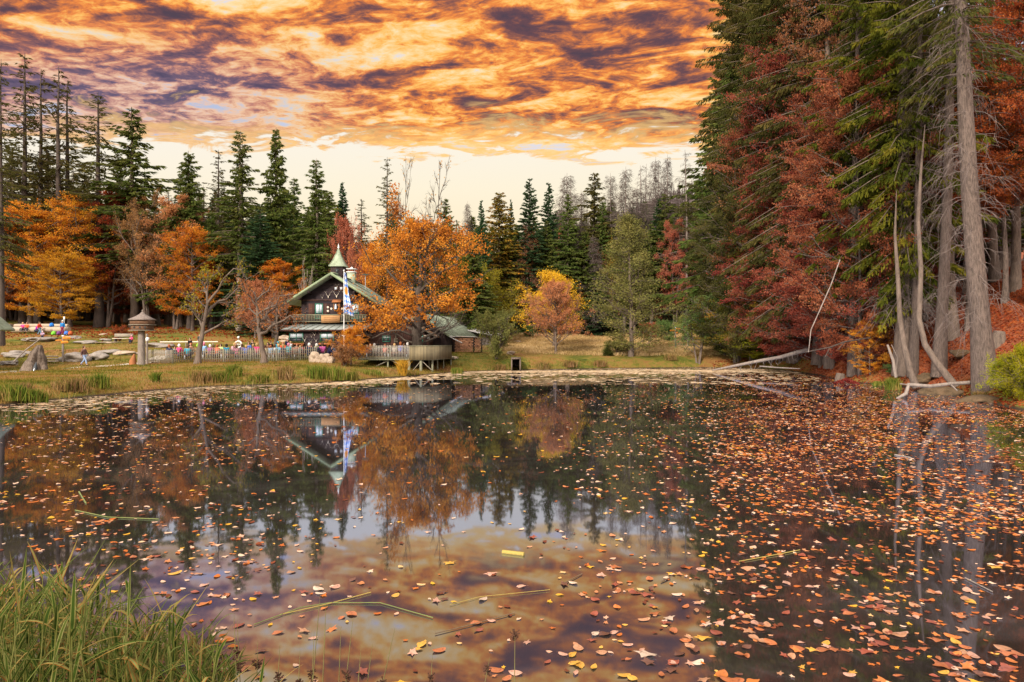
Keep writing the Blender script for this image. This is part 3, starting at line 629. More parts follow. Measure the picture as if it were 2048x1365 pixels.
T('round', 1325, 90, 540, 34, 'rosy round tree left of the rust coloured one', leaf=L_SAL)
T('beech', 1385, 98, 500, 34, 'dark orange layered beech right of the rust coloured round tree', leaf=L_RED)
T('beech2', 1350, 104, 440, 34, 'pinkish tall beech behind the dark fir', leaf=L_SAL)
T('broad', 1440, 88, 450, 42, 'pale green airy tree at the edge of the near forest', leaf=L_WIL)
T('broad', 1430, 84, 540, 36, 'fresh green tree behind the many-stemmed alder', leaf=L_GRN)
T('alder', 1396, 71.5, 590, 50, 'small many-stemmed alder leaning over the far water edge')
for px, D, top, hw, lf, lb in [(1330, 96, 640, 24, L_GRN, 'grey green round shrub on the meadow right of the willow'), (1375, 94, 630, 26, L_WIL, 'pale olive shrub behind the alder'),
                               (1425, 92, 640, 30, L_GRN, 'dark green shrub right of the alder on the meadow'), (1300, 100, 645, 22, L_SAL, 'small reddish shrub at the forest edge behind the willow'),
                               (1060, 98, 650, 16, L_GRN, 'small green shrub left of the pink round tree'), (240, 72, 650, 12, L_RED, 'small red shrub at the wood edge left of the bird house'),
                               (462, 88, 655, 20, L_OLV, 'low olive shrub between the two apple trees'), (1230, 75, 680, 26, L_WIL, 'low leafy shrub at the foot of the willow')]:
    T('bush', px, D, top, hw, lb, leaf=lf, cat='bush')
T('broad', 702, 57, 655, 30, 'orange shrub around the foot of the flagpole', leaf=L_ORG, name='orange_shrub', cat='bush')
T('bush', 690, 55.5, 690, 22, 'brown leafless shrub in front of the flagpole', leaf=L_TAN, cat='bush', name='brown_shrub')
T('apple1', 395, 55, 512, 78, 'leaning apple tree with sparse yellow leaves before the picket fence, left of two', rz=0)
T('apple2', 528, 55, 556, 70, 'leaning apple tree with reddish sparse leaves before the picket fence, right of two', rz=0)
T('apple2', 552, 64, 590, 50, 'slender small apple tree standing among the tables', leaf=L_SAL, rz=2)
# near forest on the right bank
BK = [(1515, 74, -260, 85, 'big', 'outermost dark spruce of the near forest, its edge against the sunset'), (1590, 62, -330, 90, 'big', 'dark drooping spruce second from the open side of the near forest'),
      (1640, 54, -450, 95, 'big', 'tall dark drooping spruce above the red beech leaves'), (1480, 82, -100, 62, 'big', 'slightly shorter dark spruce seen behind the outermost one')]
for px, D, top, hw, k, lb in BK: T(k, px, D, top, hw, lb)
T('big2', 1805, 38, -700, 112, 'bright green hanging spruce left of the thickest grey trunk', sink=.2)
T('big2', 1730, 50, -400, 90, 'olive hanging spruce behind the bright green one')
T('tall', 1972, 33.5, -760, 132, 'thickest grey trunk of the near forest, leaning slightly left', lean=(0, R(-3.0)), sink=.4, rz=0.0)
T('tall', 1878, 37.5, -600, 78, 'second thickest grey trunk left of the thickest one', lean=(0, R(-1.5)))
T('tall', 1903, 44, -420, 82, 'dark straight trunk behind the two grey trunks', bark=BARKM)
T('tall', 1825, 39, -500, 56, 'slender grey trunk left of the pair of grey trunks', lean=(0, R(-2)))
T('tall', 1706, 44.5, -400, 60, 'pale grey trunk rising out of the red leaves at the water', lean=(0, R(-2)), bark=BARK)
T('tall', 1660, 52, -300, 65, 'brown trunk among the red beech leaves', bark=BARKM)
for i, (px, D) in enumerate([(1935, 52), (1990, 55), (2030, 48), (2070, 42), (1860, 58), (1780, 60), (1700, 66), (1620, 70), (2010, 66), (1560, 74), (1500, 78), (2100, 58), (1900, 70), (1830, 78), (1960, 80), (1740, 84)]):
    T('tall', px, D, -60-i*12 if D < 60 else 20, 62, 'dim trunk further back inside the near forest', bark=BARKM, group='dim trunks inside the near forest')
for i, (px, D) in enumerate([(1470, 80), (1510, 92), (1660, 76), (1720, 80), (1770, 90), (1820, 72), (1920, 78), (1980, 86), (2030, 70), (2090, 64), (2090, 90), (1600, 80), (1440, 94), (1540, 84), (1620, 86), (1480, 88), (1680, 92), (1800, 92), (1900, 92), (2000, 90), (1750, 98), (1580, 98), (2060, 76), (1850, 84), (1950, 100)]):
    T('spr', px, D, 120+(i % 4)*45, 75, 'dark spruce closing the near forest at the back', group='dark spruces closing the near forest')
for px, D, top, hw, k, lf, lb in [
    (1655, 41, 330, 90, 'beechn', L_WINE, 'large wine red beech spreading over the right water edge'), (1570, 50, 400, 75, 'beechn', L_WINE, 'wine red beech with grey branches left of the largest one'),
    (1720, 46, 120, 90, 'beechn', L_WINE, 'red beech half hidden behind the hanging spruces'), (1700, 40, 420, 95, 'beechs', L_WINE, 'low red beech with leaves hanging to the right bank'),
    (1590, 52, 470, 90, 'beechs', L_WINE, 'low wine red beech behind the fallen trunk'), (1530, 60, 480, 80, 'beechs', L_GLD, 'mossy green and gold tree behind the fallen trunk'),
    (2010, 46, 100, 110, 'beechh', L_RED, 'rust red beech behind the thickest trunk at the right edge'), (2060, 42, -60, 95, 'beechh', L_RED, 'red beech cut by the right picture edge'),
    (1960, 56, 200, 100, 'beechh', L_ORG, 'orange beech deep between the trunks at the right'), (1850, 54, 300, 80, 'beechh', L_RED, 'red beech between the grey trunks'),
    (1500, 62, 560, 60, 'beechs', L_OLV, 'olive leafy bush tree at the far end of the right bank'), (1475, 70, 470, 40, 'aspen', L_WIL, 'pale yellow green tree at the mouth of the near forest'),
    (1740, 43, 640, 36, 'beechs', L_ORG, 'small orange beech under the hanging spruce'), (1600, 66, 330, 90, 'beechn', L_WINE, 'brown red beech in the middle of the near forest'),
    (1470, 58, 300, 70, 'beechn', L_NEARD, 'brownish green beech at the open edge of the near forest'), (1505, 46, 640, 70, 'beechs', L_GLD, 'low golden green bush tree over the fallen trunk'),
    (1560, 44, 330, 60, 'beechn', L_NEARD, 'dark green beech between the wine red ones'), (1760, 56, 40, 110, 'beechn', L_WINE, 'high wine red beech behind the hanging spruces'),
    (1640, 38, 560, 80, 'beechs', L_WINE, 'wine red low beech hanging to the water by the leaf heap'), (1935, 44, 100, 90, 'beechh', L_RED, 'red beech just behind the two thickest trunks'),
    (2000, 62, 0, 120, 'beechh', L_RED, 'tall dim red beech in the upper right corner'), (2030, 60, 120, 90, 'beechh', L_ORG, 'orange beech crown high right of the thickest trunk'),
    (1580, 66, 120, 80, 'beechn', L_WINE, 'high brownish red beech between the first two dark spruces'), (1450, 74, 600, 50, 'beechs', L_YEL, 'small yellow olive tree at the mouth of the near forest'),
    (1530, 58, 100, 60, 'beechn', L_TAN, 'brown twiggy beech behind the outermost dark spruce'), (1590, 50.5, 60, 60, 'beechh', L_WINE, 'red brown beech crown high between the outer spruces'), (1480, 52, 560, 55, 'beechs', L_NEAR, 'green leafy tree below the outermost dark spruce'),
    (1700, 56, -200, 90, 'beechh', L_TAN, 'brownish beech crown high over the bright hanging spruce'), (1665, 44, 150, 60, 'beechh', L_WINE, 'dark red beech crown high above the largest red one'), (1530, 56, 640, 60, 'beechs', L_JUN, 'yellow green bush tree behind the fallen trunk'),
    (1680, 60, -50, 110, 'beechn', L_WINE, 'tall wine red beech high between the dark spruces'), (1545, 66, 560, 60, 'beechs', L_YEL, 'yellow olive tree behind the fallen trunk'),
    (1540, 53, 20, 80, 'beechn', L_NEARD, 'brownish thin beech inside the outermost dark spruce'), (1780, 70, 200, 120, 'beechn', L_RED, 'dim red beech behind the bright green hanging spruce'),
    (1880, 84, 250, 130, 'beech2', L_RED, 'dim rusty beech at the back of the trunks'), (2000, 78, 250, 130, 'beech', L_ORG, 'dim orange beech at the back near the right edge')]:
    T(k, px, D, top, hw, lb, leaf=lf)
T('jun', 2024, 27.2, 706, 50, 'bright yellow green juniper bush at the right picture edge over the water', cat='bush', sink=.25)
T('jun', 2075, 29, 690, 62, 'second juniper bush cut by the right picture edge', cat='bush', sink=.25, rz=3)
T('bush', 1787, 39.5, 728, 16, 'green rounded sedge shrub between the slender trunks at the water', leaf=L_GRN, cat='bush')
T('spr2', 1960, 62, 330, 60, 'young green spruce glimpsed between the trunks', leaf=L_NEAR)
T('fir', 1215, 74, 690, 12, 'tiny green seedling fir on the far bank left of the willow', leaf=L_SPR)
# leftover prototypes are all used above; far hill with its dead wood
def far_hill():
    xs = np.linspace(-60, 460, 90); ys = np.linspace(300, 900, 60)
    def zf(X, Y):
        ridge = 95+18*np.sin((X-90)/70.)*0; k = np.exp(-((X-112)/105.)**2)*np.exp(-((np.maximum(X-112,0))/200.)**2)*np.clip((Y-300)/160., 0, 1)*np.clip((900-Y)/300., 0, 1)
        return 15+k*(88+5*np.sin(X/17.)+4*np.sin(Y/23.+X/31.))
    v, f = grid_mesh(xs, ys, zf); mb = MB(); mb.add(v, f)
    tag(mb.build('hills', mat('hill floor', (.15, .11, .11), var=.4, scale=.05, dark=(.09, .07, .075)), smooth=True), kind='structure')
    rg = np.random.default_rng(3); n = 6000; X = rg.uniform(-40, 440, n); Y = rg.uniform(330, 640, n); Z = zf(X, Y); hh = rg.uniform(5, 11, n)
    P = np.stack([np.stack([X, Y, Z-1], 1), np.stack([X, Y, Z+hh], 1)], 1); v, f = vtube(P, np.array([[.35, .05]])*np.ones((n, 1)), 3); mb = MB(); mb.add(v, f, 0, rg.random(len(f)))
    m = n*10; pi = rg.integers(0, n, m); t = rg.random(m); C = np.stack([X[pi], Y[pi], Z[pi]+t*hh[pi]], 1); A = rg.normal(size=(m, 3)); A[:, 2] = -.2; A = nrm(A); C += A*(1.6*(1-t))[:, None]*.6
    v, f = leafquads(C, A, 2.2*(1.1-t), .35, rg); mb.add(v, f, 0, rg.random(m))
    tag(mb.build('far_wood', leafmat('far dead wood', [(.11, .085, .09), (.15, .115, .12), (.20, .15, .155)])), 'far-off grey mauve wood on the distant hill behind the dead spruces', 'wood', kind='stuff')
far_hill()
# ---------------------------------------------------------------- building materials
def plankmat(name, base, line=.25, axis='Z', var=.5, dark=None, gap=.12):
    m = bpy.data.materials.new(name); m.use_nodes = True; t = NT(m.node_tree); t.n.clear(); MATS[name] = m
    co = t.n.new('ShaderNodeTexCoord').outputs['Object']; s = t.new('ShaderNodeSeparateXYZ', None, _0=co)
    a = s.outputs['XYZ'.index(axis)]
    if axis == 'X': a = t.math('ADD', a, s.outputs[1])
    k = t.math('DIVIDE', a, line); fr = t.math('FRACT', k); idx = t.math('FLOOR', k)
    wn = t.n.new('ShaderNodeTexWhiteNoise'); wn.noise_dimensions = '1D'; t.l.new(idx.outputs[0], wn.inputs['W'])
    nz = t.noise(co, 3, 5, .6)
    v = t.math('ADD', t.math('MULTIPLY', wn.outputs[0], .5), t.math('MULTIPLY', nz, .5))
    c = t.mix(t.step(v, .2, .8), dark or tuple(x*.5 for x in base), base)
    g = t.step(fr, gap, gap*.4); c = t.mix(t.math('MULTIPLY', g, .75), c, tuple(x*.15 for x in base))
    b = t.new('ShaderNodeBsdfPrincipled', None, Base_Color=c, Roughness=.85); b.inputs['Specular IOR Level'].default_value = .2
    bp = t.new('ShaderNodeBump', None, Strength=.6, Distance=.02, Height=t.math('SUBTRACT', 1.0, g)); t.l.new(bp.outputs[0], b.inputs['Normal'])
    o = t.n.new('ShaderNodeOutputMaterial'); t.l.new(b.outputs[0], o.inputs[0]); return m
WOODB = plankmat('blackened boards', (.040, .026, .026), .26, 'Z', dark=(.018, .013, .016))
WOODV = plankmat('blackened upright boards', (.045, .028, .026), .20, 'X', dark=(.02, .014, .015))
WOODR = plankmat('red brown boards', (.085, .038, .028), .20, 'X', dark=(.035, .02, .018))
ROOFG = mat('green copper roof', (.30, .36, .25), rough=.6, var=.5, scale=1.8, dark=(.15, .17, .11), spec=.4)
ROOFD = mat('green verge paint', (.24, .30, .18), rough=.6, var=.3, scale=2)
ROOFZ = mat('zinc roof', (.27, .30, .28), rough=.6, var=.45, scale=1.6, dark=(.15, .165, .155), spec=.4)
SEAM = mat('dark roof seam', (.16, .18, .14), var=0)
SHING = mat('wooden shingles', (.24, .19, .16), var=.5, scale=8, dark=(.10, .08, .07), bump=.5)
TANR = mat('tan shingle roof', (.34, .20, .11), var=.5, scale=6, dark=(.16, .09, .05), bump=.5)
GREY = mat('weathered pickets', (.25, .215, .165), var=.4, scale=5, dark=(.19, .17, .13))
GREYG = mat('mossy grey timber', (.22, .215, .14), var=.4, scale=3, dark=(.12, .12, .08))
BOARDY = plankmat('weathered olive boards', (.23, .185, .105), .13, 'X', dark=(.14, .115, .07), gap=.09)
SIGNW = mat('carved oak sign board', (.42, .23, .10), var=.4, scale=4, dark=(.26, .13, .05), stretch=(.5, 1, 4))
SIGND = mat('carved letters brown', (.22, .11, .05), var=0)
WHITE = mat('white paint', (.72, .72, .70), var=.15, scale=4)
CURT = mat('white curtain', (.60, .66, .72), var=.2, scale=10, stretch=(8, 1, 1))
GLASS = mat('dark window glass', (.03, .035, .04), rough=.12, var=0, spec=.6)
GREENF = mat('green window frame', (.04, .17, .12), rough=.5, var=.1)
BROWNB = mat('red brown timber', (.34, .13, .05), var=.3, scale=4)
BONE = mat('bleached antler bone', (.62, .55, .45), var=.2, scale=6)
STONE = mat('lichened granite', (.30, .26, .22), var=.5, scale=3, dark=(.12, .10, .09), bump=.8)
STONEP = mat('pale boulder', (.42, .33, .24), var=.5, scale=2.5, dark=(.20, .14, .10), bump=.8)
YSIGN = mat('orange yellow sign', (.68, .24, .02), var=.15, scale=5)
METAL = mat('grey galvanised metal', (.42, .44, .46), rough=.4, var=.1, metal=.3)
LOGP = mat('peeled pale log', (.40, .32, .24), var=.4, scale=2.5, dark=(.28, .21, .15), stretch=(.4, 2, 2))
LOGEND = mat('cut log ends', (.62, .32, .18), var=.4, scale=9, dark=(.42, .19, .10))
GREYW = mat('silver grey dead wood', (.27, .22, .185), var=.5, scale=3, dark=(.11, .09, .075), stretch=(2, 2, .6), bump=.4)
GRAVEL = mat('gravel path', (.52, .46, .38), var=.3, scale=6, dark=(.36, .31, .25))
FLOWER = leafmat('window flowers', [(.04, .08, .02), (.10, .16, .03), (.45, .12, .08)], hue=0)

def tube_part(name, segs, m, parent, ns=6):
    mb = MB()
    for pts, rad in segs: mb.tube(pts, rad, ns)
    return mb.build(name, m, parent, smooth=False)
# ---------------------------------------------------------------- chalet
def window(par, x, y, z, w, h, nx=2, curtain=.6, shut=None, fm=None):
    mb = MB(); t = .07
    for sx in (-1, 1): mb.box((x+sx*(w/2-t/2), y-.04, z), (t, .08, h-2*t))
    for sz in (-1, 1): mb.box((x, y-.04, z+sz*(h/2-t/2)), (w, .08, t))
    for k in range(1, nx): mb.box((x-w/2+w*k/nx, y-.035, z), (t*.8, .06, h-2*t))
    mb.box((x, y-.045, z-h/2+h*(1-curtain)), (w-2*t, .03, t*.5))
    wd = mb.build('window', fm or GREENF, par)
    g = MB().box((x, y-.012, z-h/2+(1-curtain)*h/2), (w-2*t, .02, (1-curtain)*h-.01)).build('pane', GLASS, wd)
    MB().box((x, y-.016, z+h/2-curtain*h/2), (w-2*t, .02, curtain*h-.02)).build('curtain', CURT, wd)
    if shut:
        for sx in (-1, 1): MB().box((x+sx*(w/2+shut/2+.02), y-.03, z), (shut, .05, h)).build('shutter', WOODR, wd)
    return wd
def antler(par, x, y, z, s=.5, seed=0, name='antler_mount'):
    r = random.Random(seed); mb = MB(); mb.tube([(x, y-.05, z-.22*s), (x, y-.10, z), (x, y-.08, z+.12*s)], [.05*s, .10*s, .07*s], 6)
    for sx in (-1, 1):
        P = [(x+sx*.04*s, y-.08, z+.1*s), (x+sx*.24*s, y-.12, z+.30*s), (x+sx*(.34+.1*r.random())*s, y-.16, z+.62*s), (x+sx*.24*s, y-.12, z+.95*s)]
        mb.tube(P, [.032*s, .030*s, .024*s, .008*s], 5)
        mb.tube([P[1], (P[1][0]+sx*.02, y-.22, P[1][2]+.35*s)], [.024*s, .008*s], 4); mb.tube([P[2], (P[2][0]+sx*.16*s, y-.2, P[2][2]+.24*s)], [.022*s, .008*s], 4)
    return mb.build(name, BONE, par, smooth=True)
def roof_slabs(mb, hw, zr, slope, y0, y1, th=.16, m=0):
    for sx in (-1, 1):
        poly = [(0, zr), (sx*hw, zr-slope*hw), (sx*hw, zr-slope*hw-th), (0, zr-th)]
        if sx > 0: poly = poly[::-1]
        mb.prism([(p[0]+sx*.0005, p[1]) for p in poly], y0, y1, m)
def chalet():
    X0, Y0 = XY(662, 66); Z0 = 1.75; root = thing('chalet', 'dark timber mountain chalet with green gable roof and small bell turret', 'chalet', (X0, Y0, Z0))
    s = 66/F; lz = lambda py: zpix(py, 66)-Z0; lx = lambda px: (px-662)*s
    mb = MB(); mb.prism([(-3.15, -1), (3.15, -1), (3.15, 5.35), (0, 7.30), (-3.15, 5.35)], .9, 13.2)
    wall = mb.build('wall', WOODB, root)
    zr = lz(547)+.05; sl = .645
    rf = MB(); roof_slabs(rf, 4.45, zr, sl, 0, 14, .14); roof = rf.build('roof', ROOFG, root)
    sm = MB()
    for sx in (-1, 1):
        for k in range(1, 16):
            y = .05+k*.88; sm.box((sx*2.25, y, zr-sl*2.25+.035), (5.15, .05, .06), ry=sx*math.atan(sl))
        for q in (1.3, 2.5, 3.7): sm.box((sx*q, 7, zr-sl*q+.022), (.05, 13.4, .03), ry=sx*math.atan(sl))
    sm.build('roof_seam', SEAM, roof)
    vb = MB()
    for sx in (-1, 1):
        poly = [(0, zr+.06), (sx*4.55, zr+.06-sl*4.55), (sx*4.55, zr-.20-sl*4.55), (0, zr-.22)]
        if sx > 0: poly = poly[::-1]
        vb.prism([(p[0]+sx*.0008, p[1]) for p in poly], -.08, -.004)
    vb.build('verge_board', ROOFD, root)
    MB().box((0, 7.2, zr+.05), (.3, 13.5, .09)).build('ridge_cap', ROOFD, roof)
    tb = MB()
    for x, z in [(0, zr-.45), (-2.2, zr-.45-2.2*sl), (2.2, zr-.45-2.2*sl), (-3.1, zr-.5-3.1*sl), (3.1, zr-.5-3.1*sl)]: tb.box((x, .5, z), (.2, 1.0, .2))
    tb.build('roof_beam', WOODV, root)
    # turret
    ty = 2.9; tx = (677-CX)*(66+ty)/F-X0; tz = zpix(534, 68.9)-Z0
    tur = MB().box((tx, ty, tz-1.0), (1.25, 1.25, 2.0)).build('turret', WOODV, root)
    sp = MB(); prof = [(1.12, -.03), (1.10, .04), (.80, .38), (.52, .85), (.28, 1.30), (.10, 1.68), (.05, 1.80)]
    v = []; 
    for r_, z_ in prof:
        for j in range(4): a = math.pi/4+j*math.pi/2; v.append((tx+r_*math.cos(a), ty+r_*math.sin(a), tz+z_))
    sp.add(v, [[i*4+j, i*4+(j+1) % 4, i*4+4+(j+1) % 4, i*4+4+j] for i in range(len(prof)-1) for j in range(4)]); sp.add(v[:4], [[3, 2, 1, 0]])
    for j in range(4):
        a = math.pi/4+j*math.pi/2; sp.tube([(tx+(r_+.01)*math.cos(a), ty+(r_+.01)*math.sin(a), tz+z_) for r_, z_ in prof], .035, 4)
    sp.build('spire', ROOFG, tur)
    MB().lathe([(.04, 1.75), (.05, 1.85), (.11, 1.93), (.11, 1.99), (.04, 2.05), (.07, 2.12), (.02, 2.3), (0.001, 2.35)], 8, (tx, ty, tz)).build('finial', WHITE, tur, smooth=True)
    op = MB()
    for dx, dz, w, h in [(0, -.55, .20, .62), (0, -.42, .46, .17), (0, -.80, .34, .14)]: op.box((tx+dx, ty-.635, tz+dz), (w, .02+w*.02, h)); op.box((tx+.635, ty, tz+dz), (.02+w*.02, w, h))
    op.build('star_opening', GLASS, tur)
    # chimney and dish
    ch = MB().box((.12, 8, 7.6), (.8, .8, 1.7)).build('chimney', mat('pale green plaster', (.34, .38, .27), var=.3, scale=4), root)
    MB().box((.12, 8, 8.5), (.95, .95, .1)).box((.12, 8, 8.85), (1.0, 1.0, .06)).tube([(-.2, 8, 8.5), (-.2, 8, 8.85)], .03, 5).tube([(.44, 8, 8.5), (.44, 8, 8.85)], .03, 5).lathe([(.16, 8.88-8.9), (.1, .15), (.001, .2)], 8, (.12, 8, 8.9)).build('chimney_cap', WHITE, ch)
    dish = MB().lathe([(.001, 0), (.25, .04), (.45, .14)], 14, (1.5, 8.5, 8.2)); dish.tube([(1.5, 8.5, 6.6), (1.5, 8.5, 8.2)], .04, 6)
    d = dish.build('satellite_dish', METAL, root)
    # gable front fittings
    wy = .9
    for px in (668, 679): window(root, lx(px-1), wy, lz(576), .42, .45, 1, .8, fm=WOODR)
    window(root, lx(633), wy, lz(622), .76, 1.5, 2, .62, shut=.62); window(root, lx(706), wy, lz(622), .76, 1.5, 2, .62, shut=.62)
    for i, (px, py, q) in enumerate([(640, 595, .32), (652, 593, .62), (669, 592, .66), (687, 592, .62), (702, 595, .45), (719, 595, .42), (728, 598, .3), (670, 573, .3)]): antler(root, lx(px), wy, lz(py), q, i)
    MB().box((0, .88, lz(600)), (6.1, .06, .1)).build('string_board', WOODR, root)
    sh = MB().box((lx(670), .74, lz(612)), (.62, .3, .78)).build('shrine_box', mat('shrine wood', (.36, .19, .10), var=.3), root)
    MB().box((lx(670), .66, lz(602)+.02), (.85, .6, .07), rx=.5).build('shrine_roof', BROWNB, sh)
    MB().box((lx(669), .575, lz(612)), (.42, .02, .52)).build('shrine_niche', GLASS, sh)
    MB().tube([(lx(668.6), .55, lz(618)), (lx(668.6), .55, lz(612)), (lx(668.6), .55, lz(608))], [.13, .10, .05], 7).build('shrine_figure', CURT, sh)
    for px, py in [(651, 614), (658, 617), (651, 621.5), (679, 617), (685, 614), (684.5, 620.5)]:
        MB().tube([(lx(px), .84, lz(py)), (lx(px), .9, lz(py))], .11, 10).build('target_disc', BONE, root)
    # balcony
    bz = 2.90; bl = MB().box((0, .25, bz), (6.9, 1.3, .12)).build('balcony', WOODV, root)
    ra = MB(); ra.box((0, -.42, lz(630.5)), (7.1, .09, .08)); ra.box((0, -.42, lz(644)), (7.1, .06, .06))
    for k in range(46): ra.box((-3.45+k*.1533, -.42, (lz(631)+lz(644))/2), (.05, .03, lz(631)-lz(644)))
    ra.build('balcony_rail', GREYG, bl)
    sg = MB().box((lx(664), -.52, lz(639)), (1.78, .05, .70)).build('sign_board', SIGNW, bl)
    q = MB(); rr = random.Random(4)
    for row, z in enumerate((.16, -.02, -.2)):
        x = -.62
        while x < .6: w = rr.uniform(.03, .07); q.box((lx(664)+x, -.55, lz(639)+z), (w*.5, .012, .10)); x += w+.02
    q.build('carved_lettering', SIGND, sg)
    # ground floor with its lean-to roof
    gx0, gx1 = -3.15, 3.6; ex = MB().box(((gx0+gx1)/2, -.75, .55), (gx1-gx0, 3.3, 3.1)); ex.build('front_room', WOODB, root)
    lr = MB(); zA, zB = zpix(660, 63.4)-Z0, 2.78; hl = math.hypot(2.9, zB-zA)
    M = Matrix.Rotation(math.atan2(zB-zA, 2.9), 3, 'X')
    v = [(-4.0, -2.75, zA), (4.0, -2.75, zA), (3.8, .15, zB), (-3.2, .15, zB)]; v += [(a, b, c-.1) for a, b, c in v]
    lr.add(v, [[0, 1, 2, 3], [7, 6, 5, 4], [0, 4, 5, 1], [1, 5, 6, 2], [2, 6, 7, 3], [3, 7, 4, 0]]); lroof = lr.build('lean_to_roof', ROOFZ, root)
    q = MB()
    for k in range(1, 11): x0 = -4+k*.73; x1 = -3.2+k*.64; q.tube([(x0, -2.76, zA+.02), (x1, .15, zB+.02)], .03, 4)
    q.build('roof_seam', SEAM, lroof); MB().box((0, -2.79, zA-.06), (8.0, .05, .16)).build('gutter_board', WOODR, root)
    fy = -2.4
    for px in (607, 668):
        w = window(root, lx(px)*.975, fy, 1.35, 1.3, .95, 2, .5)
        MB().box((lx(px)*.975, fy-.12, .78), (1.5, .24, .16)).build('flower_box', BROWNB, w)
        f = MB(); rg = np.random.default_rng(int(px)); n = 260; C = np.stack([lx(px)*.975+rg.uniform(-.72, .72, n), fy-.14+rg.normal(0, .06, n), .9+rg.uniform(-.04, .1, n)], 1); v, ff = leafquads(C, rg.normal(size=(n, 3)), .1, .08, rg); f.add(v, ff, 0, rg.random(n)); f.build('flowers', FLOWER, w)
    for i, (px, z, q) in enumerate([(625, 1.1, .5), (638, 1.45, .3), (644, 1.6, .35), (647, 1.05, .4), (637, .95, .3), (655, 1.65, .3), (692, 1.4, .35)]): antler(root, lx(px), fy, z, q, 20+i)
    for px, z, w, h, m in [(616, .15, .42, .55, WHITE), (606, .0, .36, .6, WHITE), (635, .45, .35, .3, mat('red white board', (.6, .25, .2), var=.5, scale=9)), (648, .42, .4, .3, mat('yellow green board', (.35, .38, .08), var=.5, scale=9)), (661, .2, .3, .45, WHITE)]:
        b = MB().box((lx(px), fy-.05, z), (w, .05, h)).build('notice_board', m, root)
        MB().box((lx(px), fy-.085, z), (w*.55, .01, h*.6)).build('notice_panel', GLASS if m is WHITE else WHITE, b)
    MB().box((2.6, fy-.03, .35), (.9, .06, 2.0)).build('door', WOODR, root); MB().box((2.6, fy-.2, 1.55), (1.7, .5, .08)).build('shelf', BONE, root)
chalet()
def annex():
    X0, Y0 = XY(787, 64); Z0 = 1.75; s = 64/F; root = thing('annex', 'low red brown timber annex with tan shingle gable behind the oak', 'annex', (X0, Y0, Z0)); lz = lambda py: zpix(py, 64)-Z0
    zr = lz(620); sl = .64; MB().prism([(-3.2, -1.2), (3.2, -1.2), (3.2, zr-.25-sl*3.2), (0, zr-.22), (-3.2, zr-.25-sl*3.2)], .8, 9).build('wall', WOODR, root)
    r = MB(); roof_slabs(r, 3.85, zr, sl, 0, 9.5, .13); rf = r.build('roof', TANR, root)
    v = MB()
    for sx in (-1, 1):
        poly = [(0, zr+.05), (sx*3.9, zr+.05-sl*3.9), (sx*3.9, zr-.12-sl*3.9), (0, zr-.14)]
        if sx > 0: poly = poly[::-1]
        v.prism([(p[0]+sx*.001, p[1]) for p in poly], -.06, -.003)
    v.build('verge_board', GREY, root)
    lx = lambda px: (px-787)*s
    window(root, lx(770), .8, lz(678), .75, .6, 2, .4); window(root, lx(841), .8, lz(680), .3, .9, 1, .5)
    MB().box((lx(855), .76, lz(674)), (.28, .04, .42)).build('notice', WHITE, root)
    h = MB(); pts = [(lx(789.5)+.18*math.sin(a), .72, lz(681)-.2*math.cos(a)) for a in np.linspace(.4, 5.9, 12)]; h.tube(pts, .05, 6); h.tube([pts[0], (lx(789), .72, lz(668)), ], [.04, .02], 5); h.tube([pts[-1], (lx(788.5), .72, lz(669))], [.04, .02], 5); h.build('horse_collar', GREY, root)
    MB().box((lx(862), .4, lz(671.5)), (1.4, .5, .05)).build('eave_board', BONE, root)
annex()
def barn():
    X0, Y0 = XY(838, 68); Z0 = 1.7; s = 68/F; root = thing('barn', 'dark timber barn with pale green metal roof right of the oak', 'barn', (X0, Y0, Z0), rz=-R(10.6)); lz = lambda py: zpix(py, 68)-Z0
    zr = lz(627); sl = .71; MB().prism([(-2.6, -1.2), (2.55, -1.2), (2.55, zr-.25-sl*2.55), (0, zr-.22), (-2.6, zr-.25-sl*2.6)], .5, 14).build('wall', WOODV, root)
    r = MB(); roof_slabs(r, 3.1, zr, sl, 0, 14.3, .13); rf = r.build('roof', ROOFG, root); q = MB()
    for k in range(1, 17): q.box((1.55, k*.86, zr-sl*1.55+.03), (3.75, .05, .05), ry=math.atan(sl))
    q.build('roof_seam', SEAM, rf); v = MB()
    for sx in (-1, 1):
        poly = [(0, zr+.05), (sx*3.16, zr+.05-sl*3.16), (sx*3.16, zr-.18-sl*3.16), (0, zr-.2)]
        if sx > 0: poly = poly[::-1]
        v.prism([(p[0]+sx*.001, p[1]) for p in poly], -.07, -.003)
    v.build('verge_board', ROOFD, root)
    MB().tube([(3.1, .1, zr-sl*3.1-.1), (3.1, 14, zr-sl*3.1-.12)], .06, 6).tube([(3.1, .2, zr-sl*3.1-.1), (3.6, .0, zr-sl*3.1-.35), (4.4, .1, zr-sl*3.1-.75)], .045, 6).build('gutter', WHITE, root)
    MB().box((2.58, 9.5, 1.1), (.06, .5, .5)).build('notice', WHITE, root)
    MB().box((2.9, 5.5, 1.3), (.15, 7, .5)).build('hanging_shelf', WOODR, root)
barn()
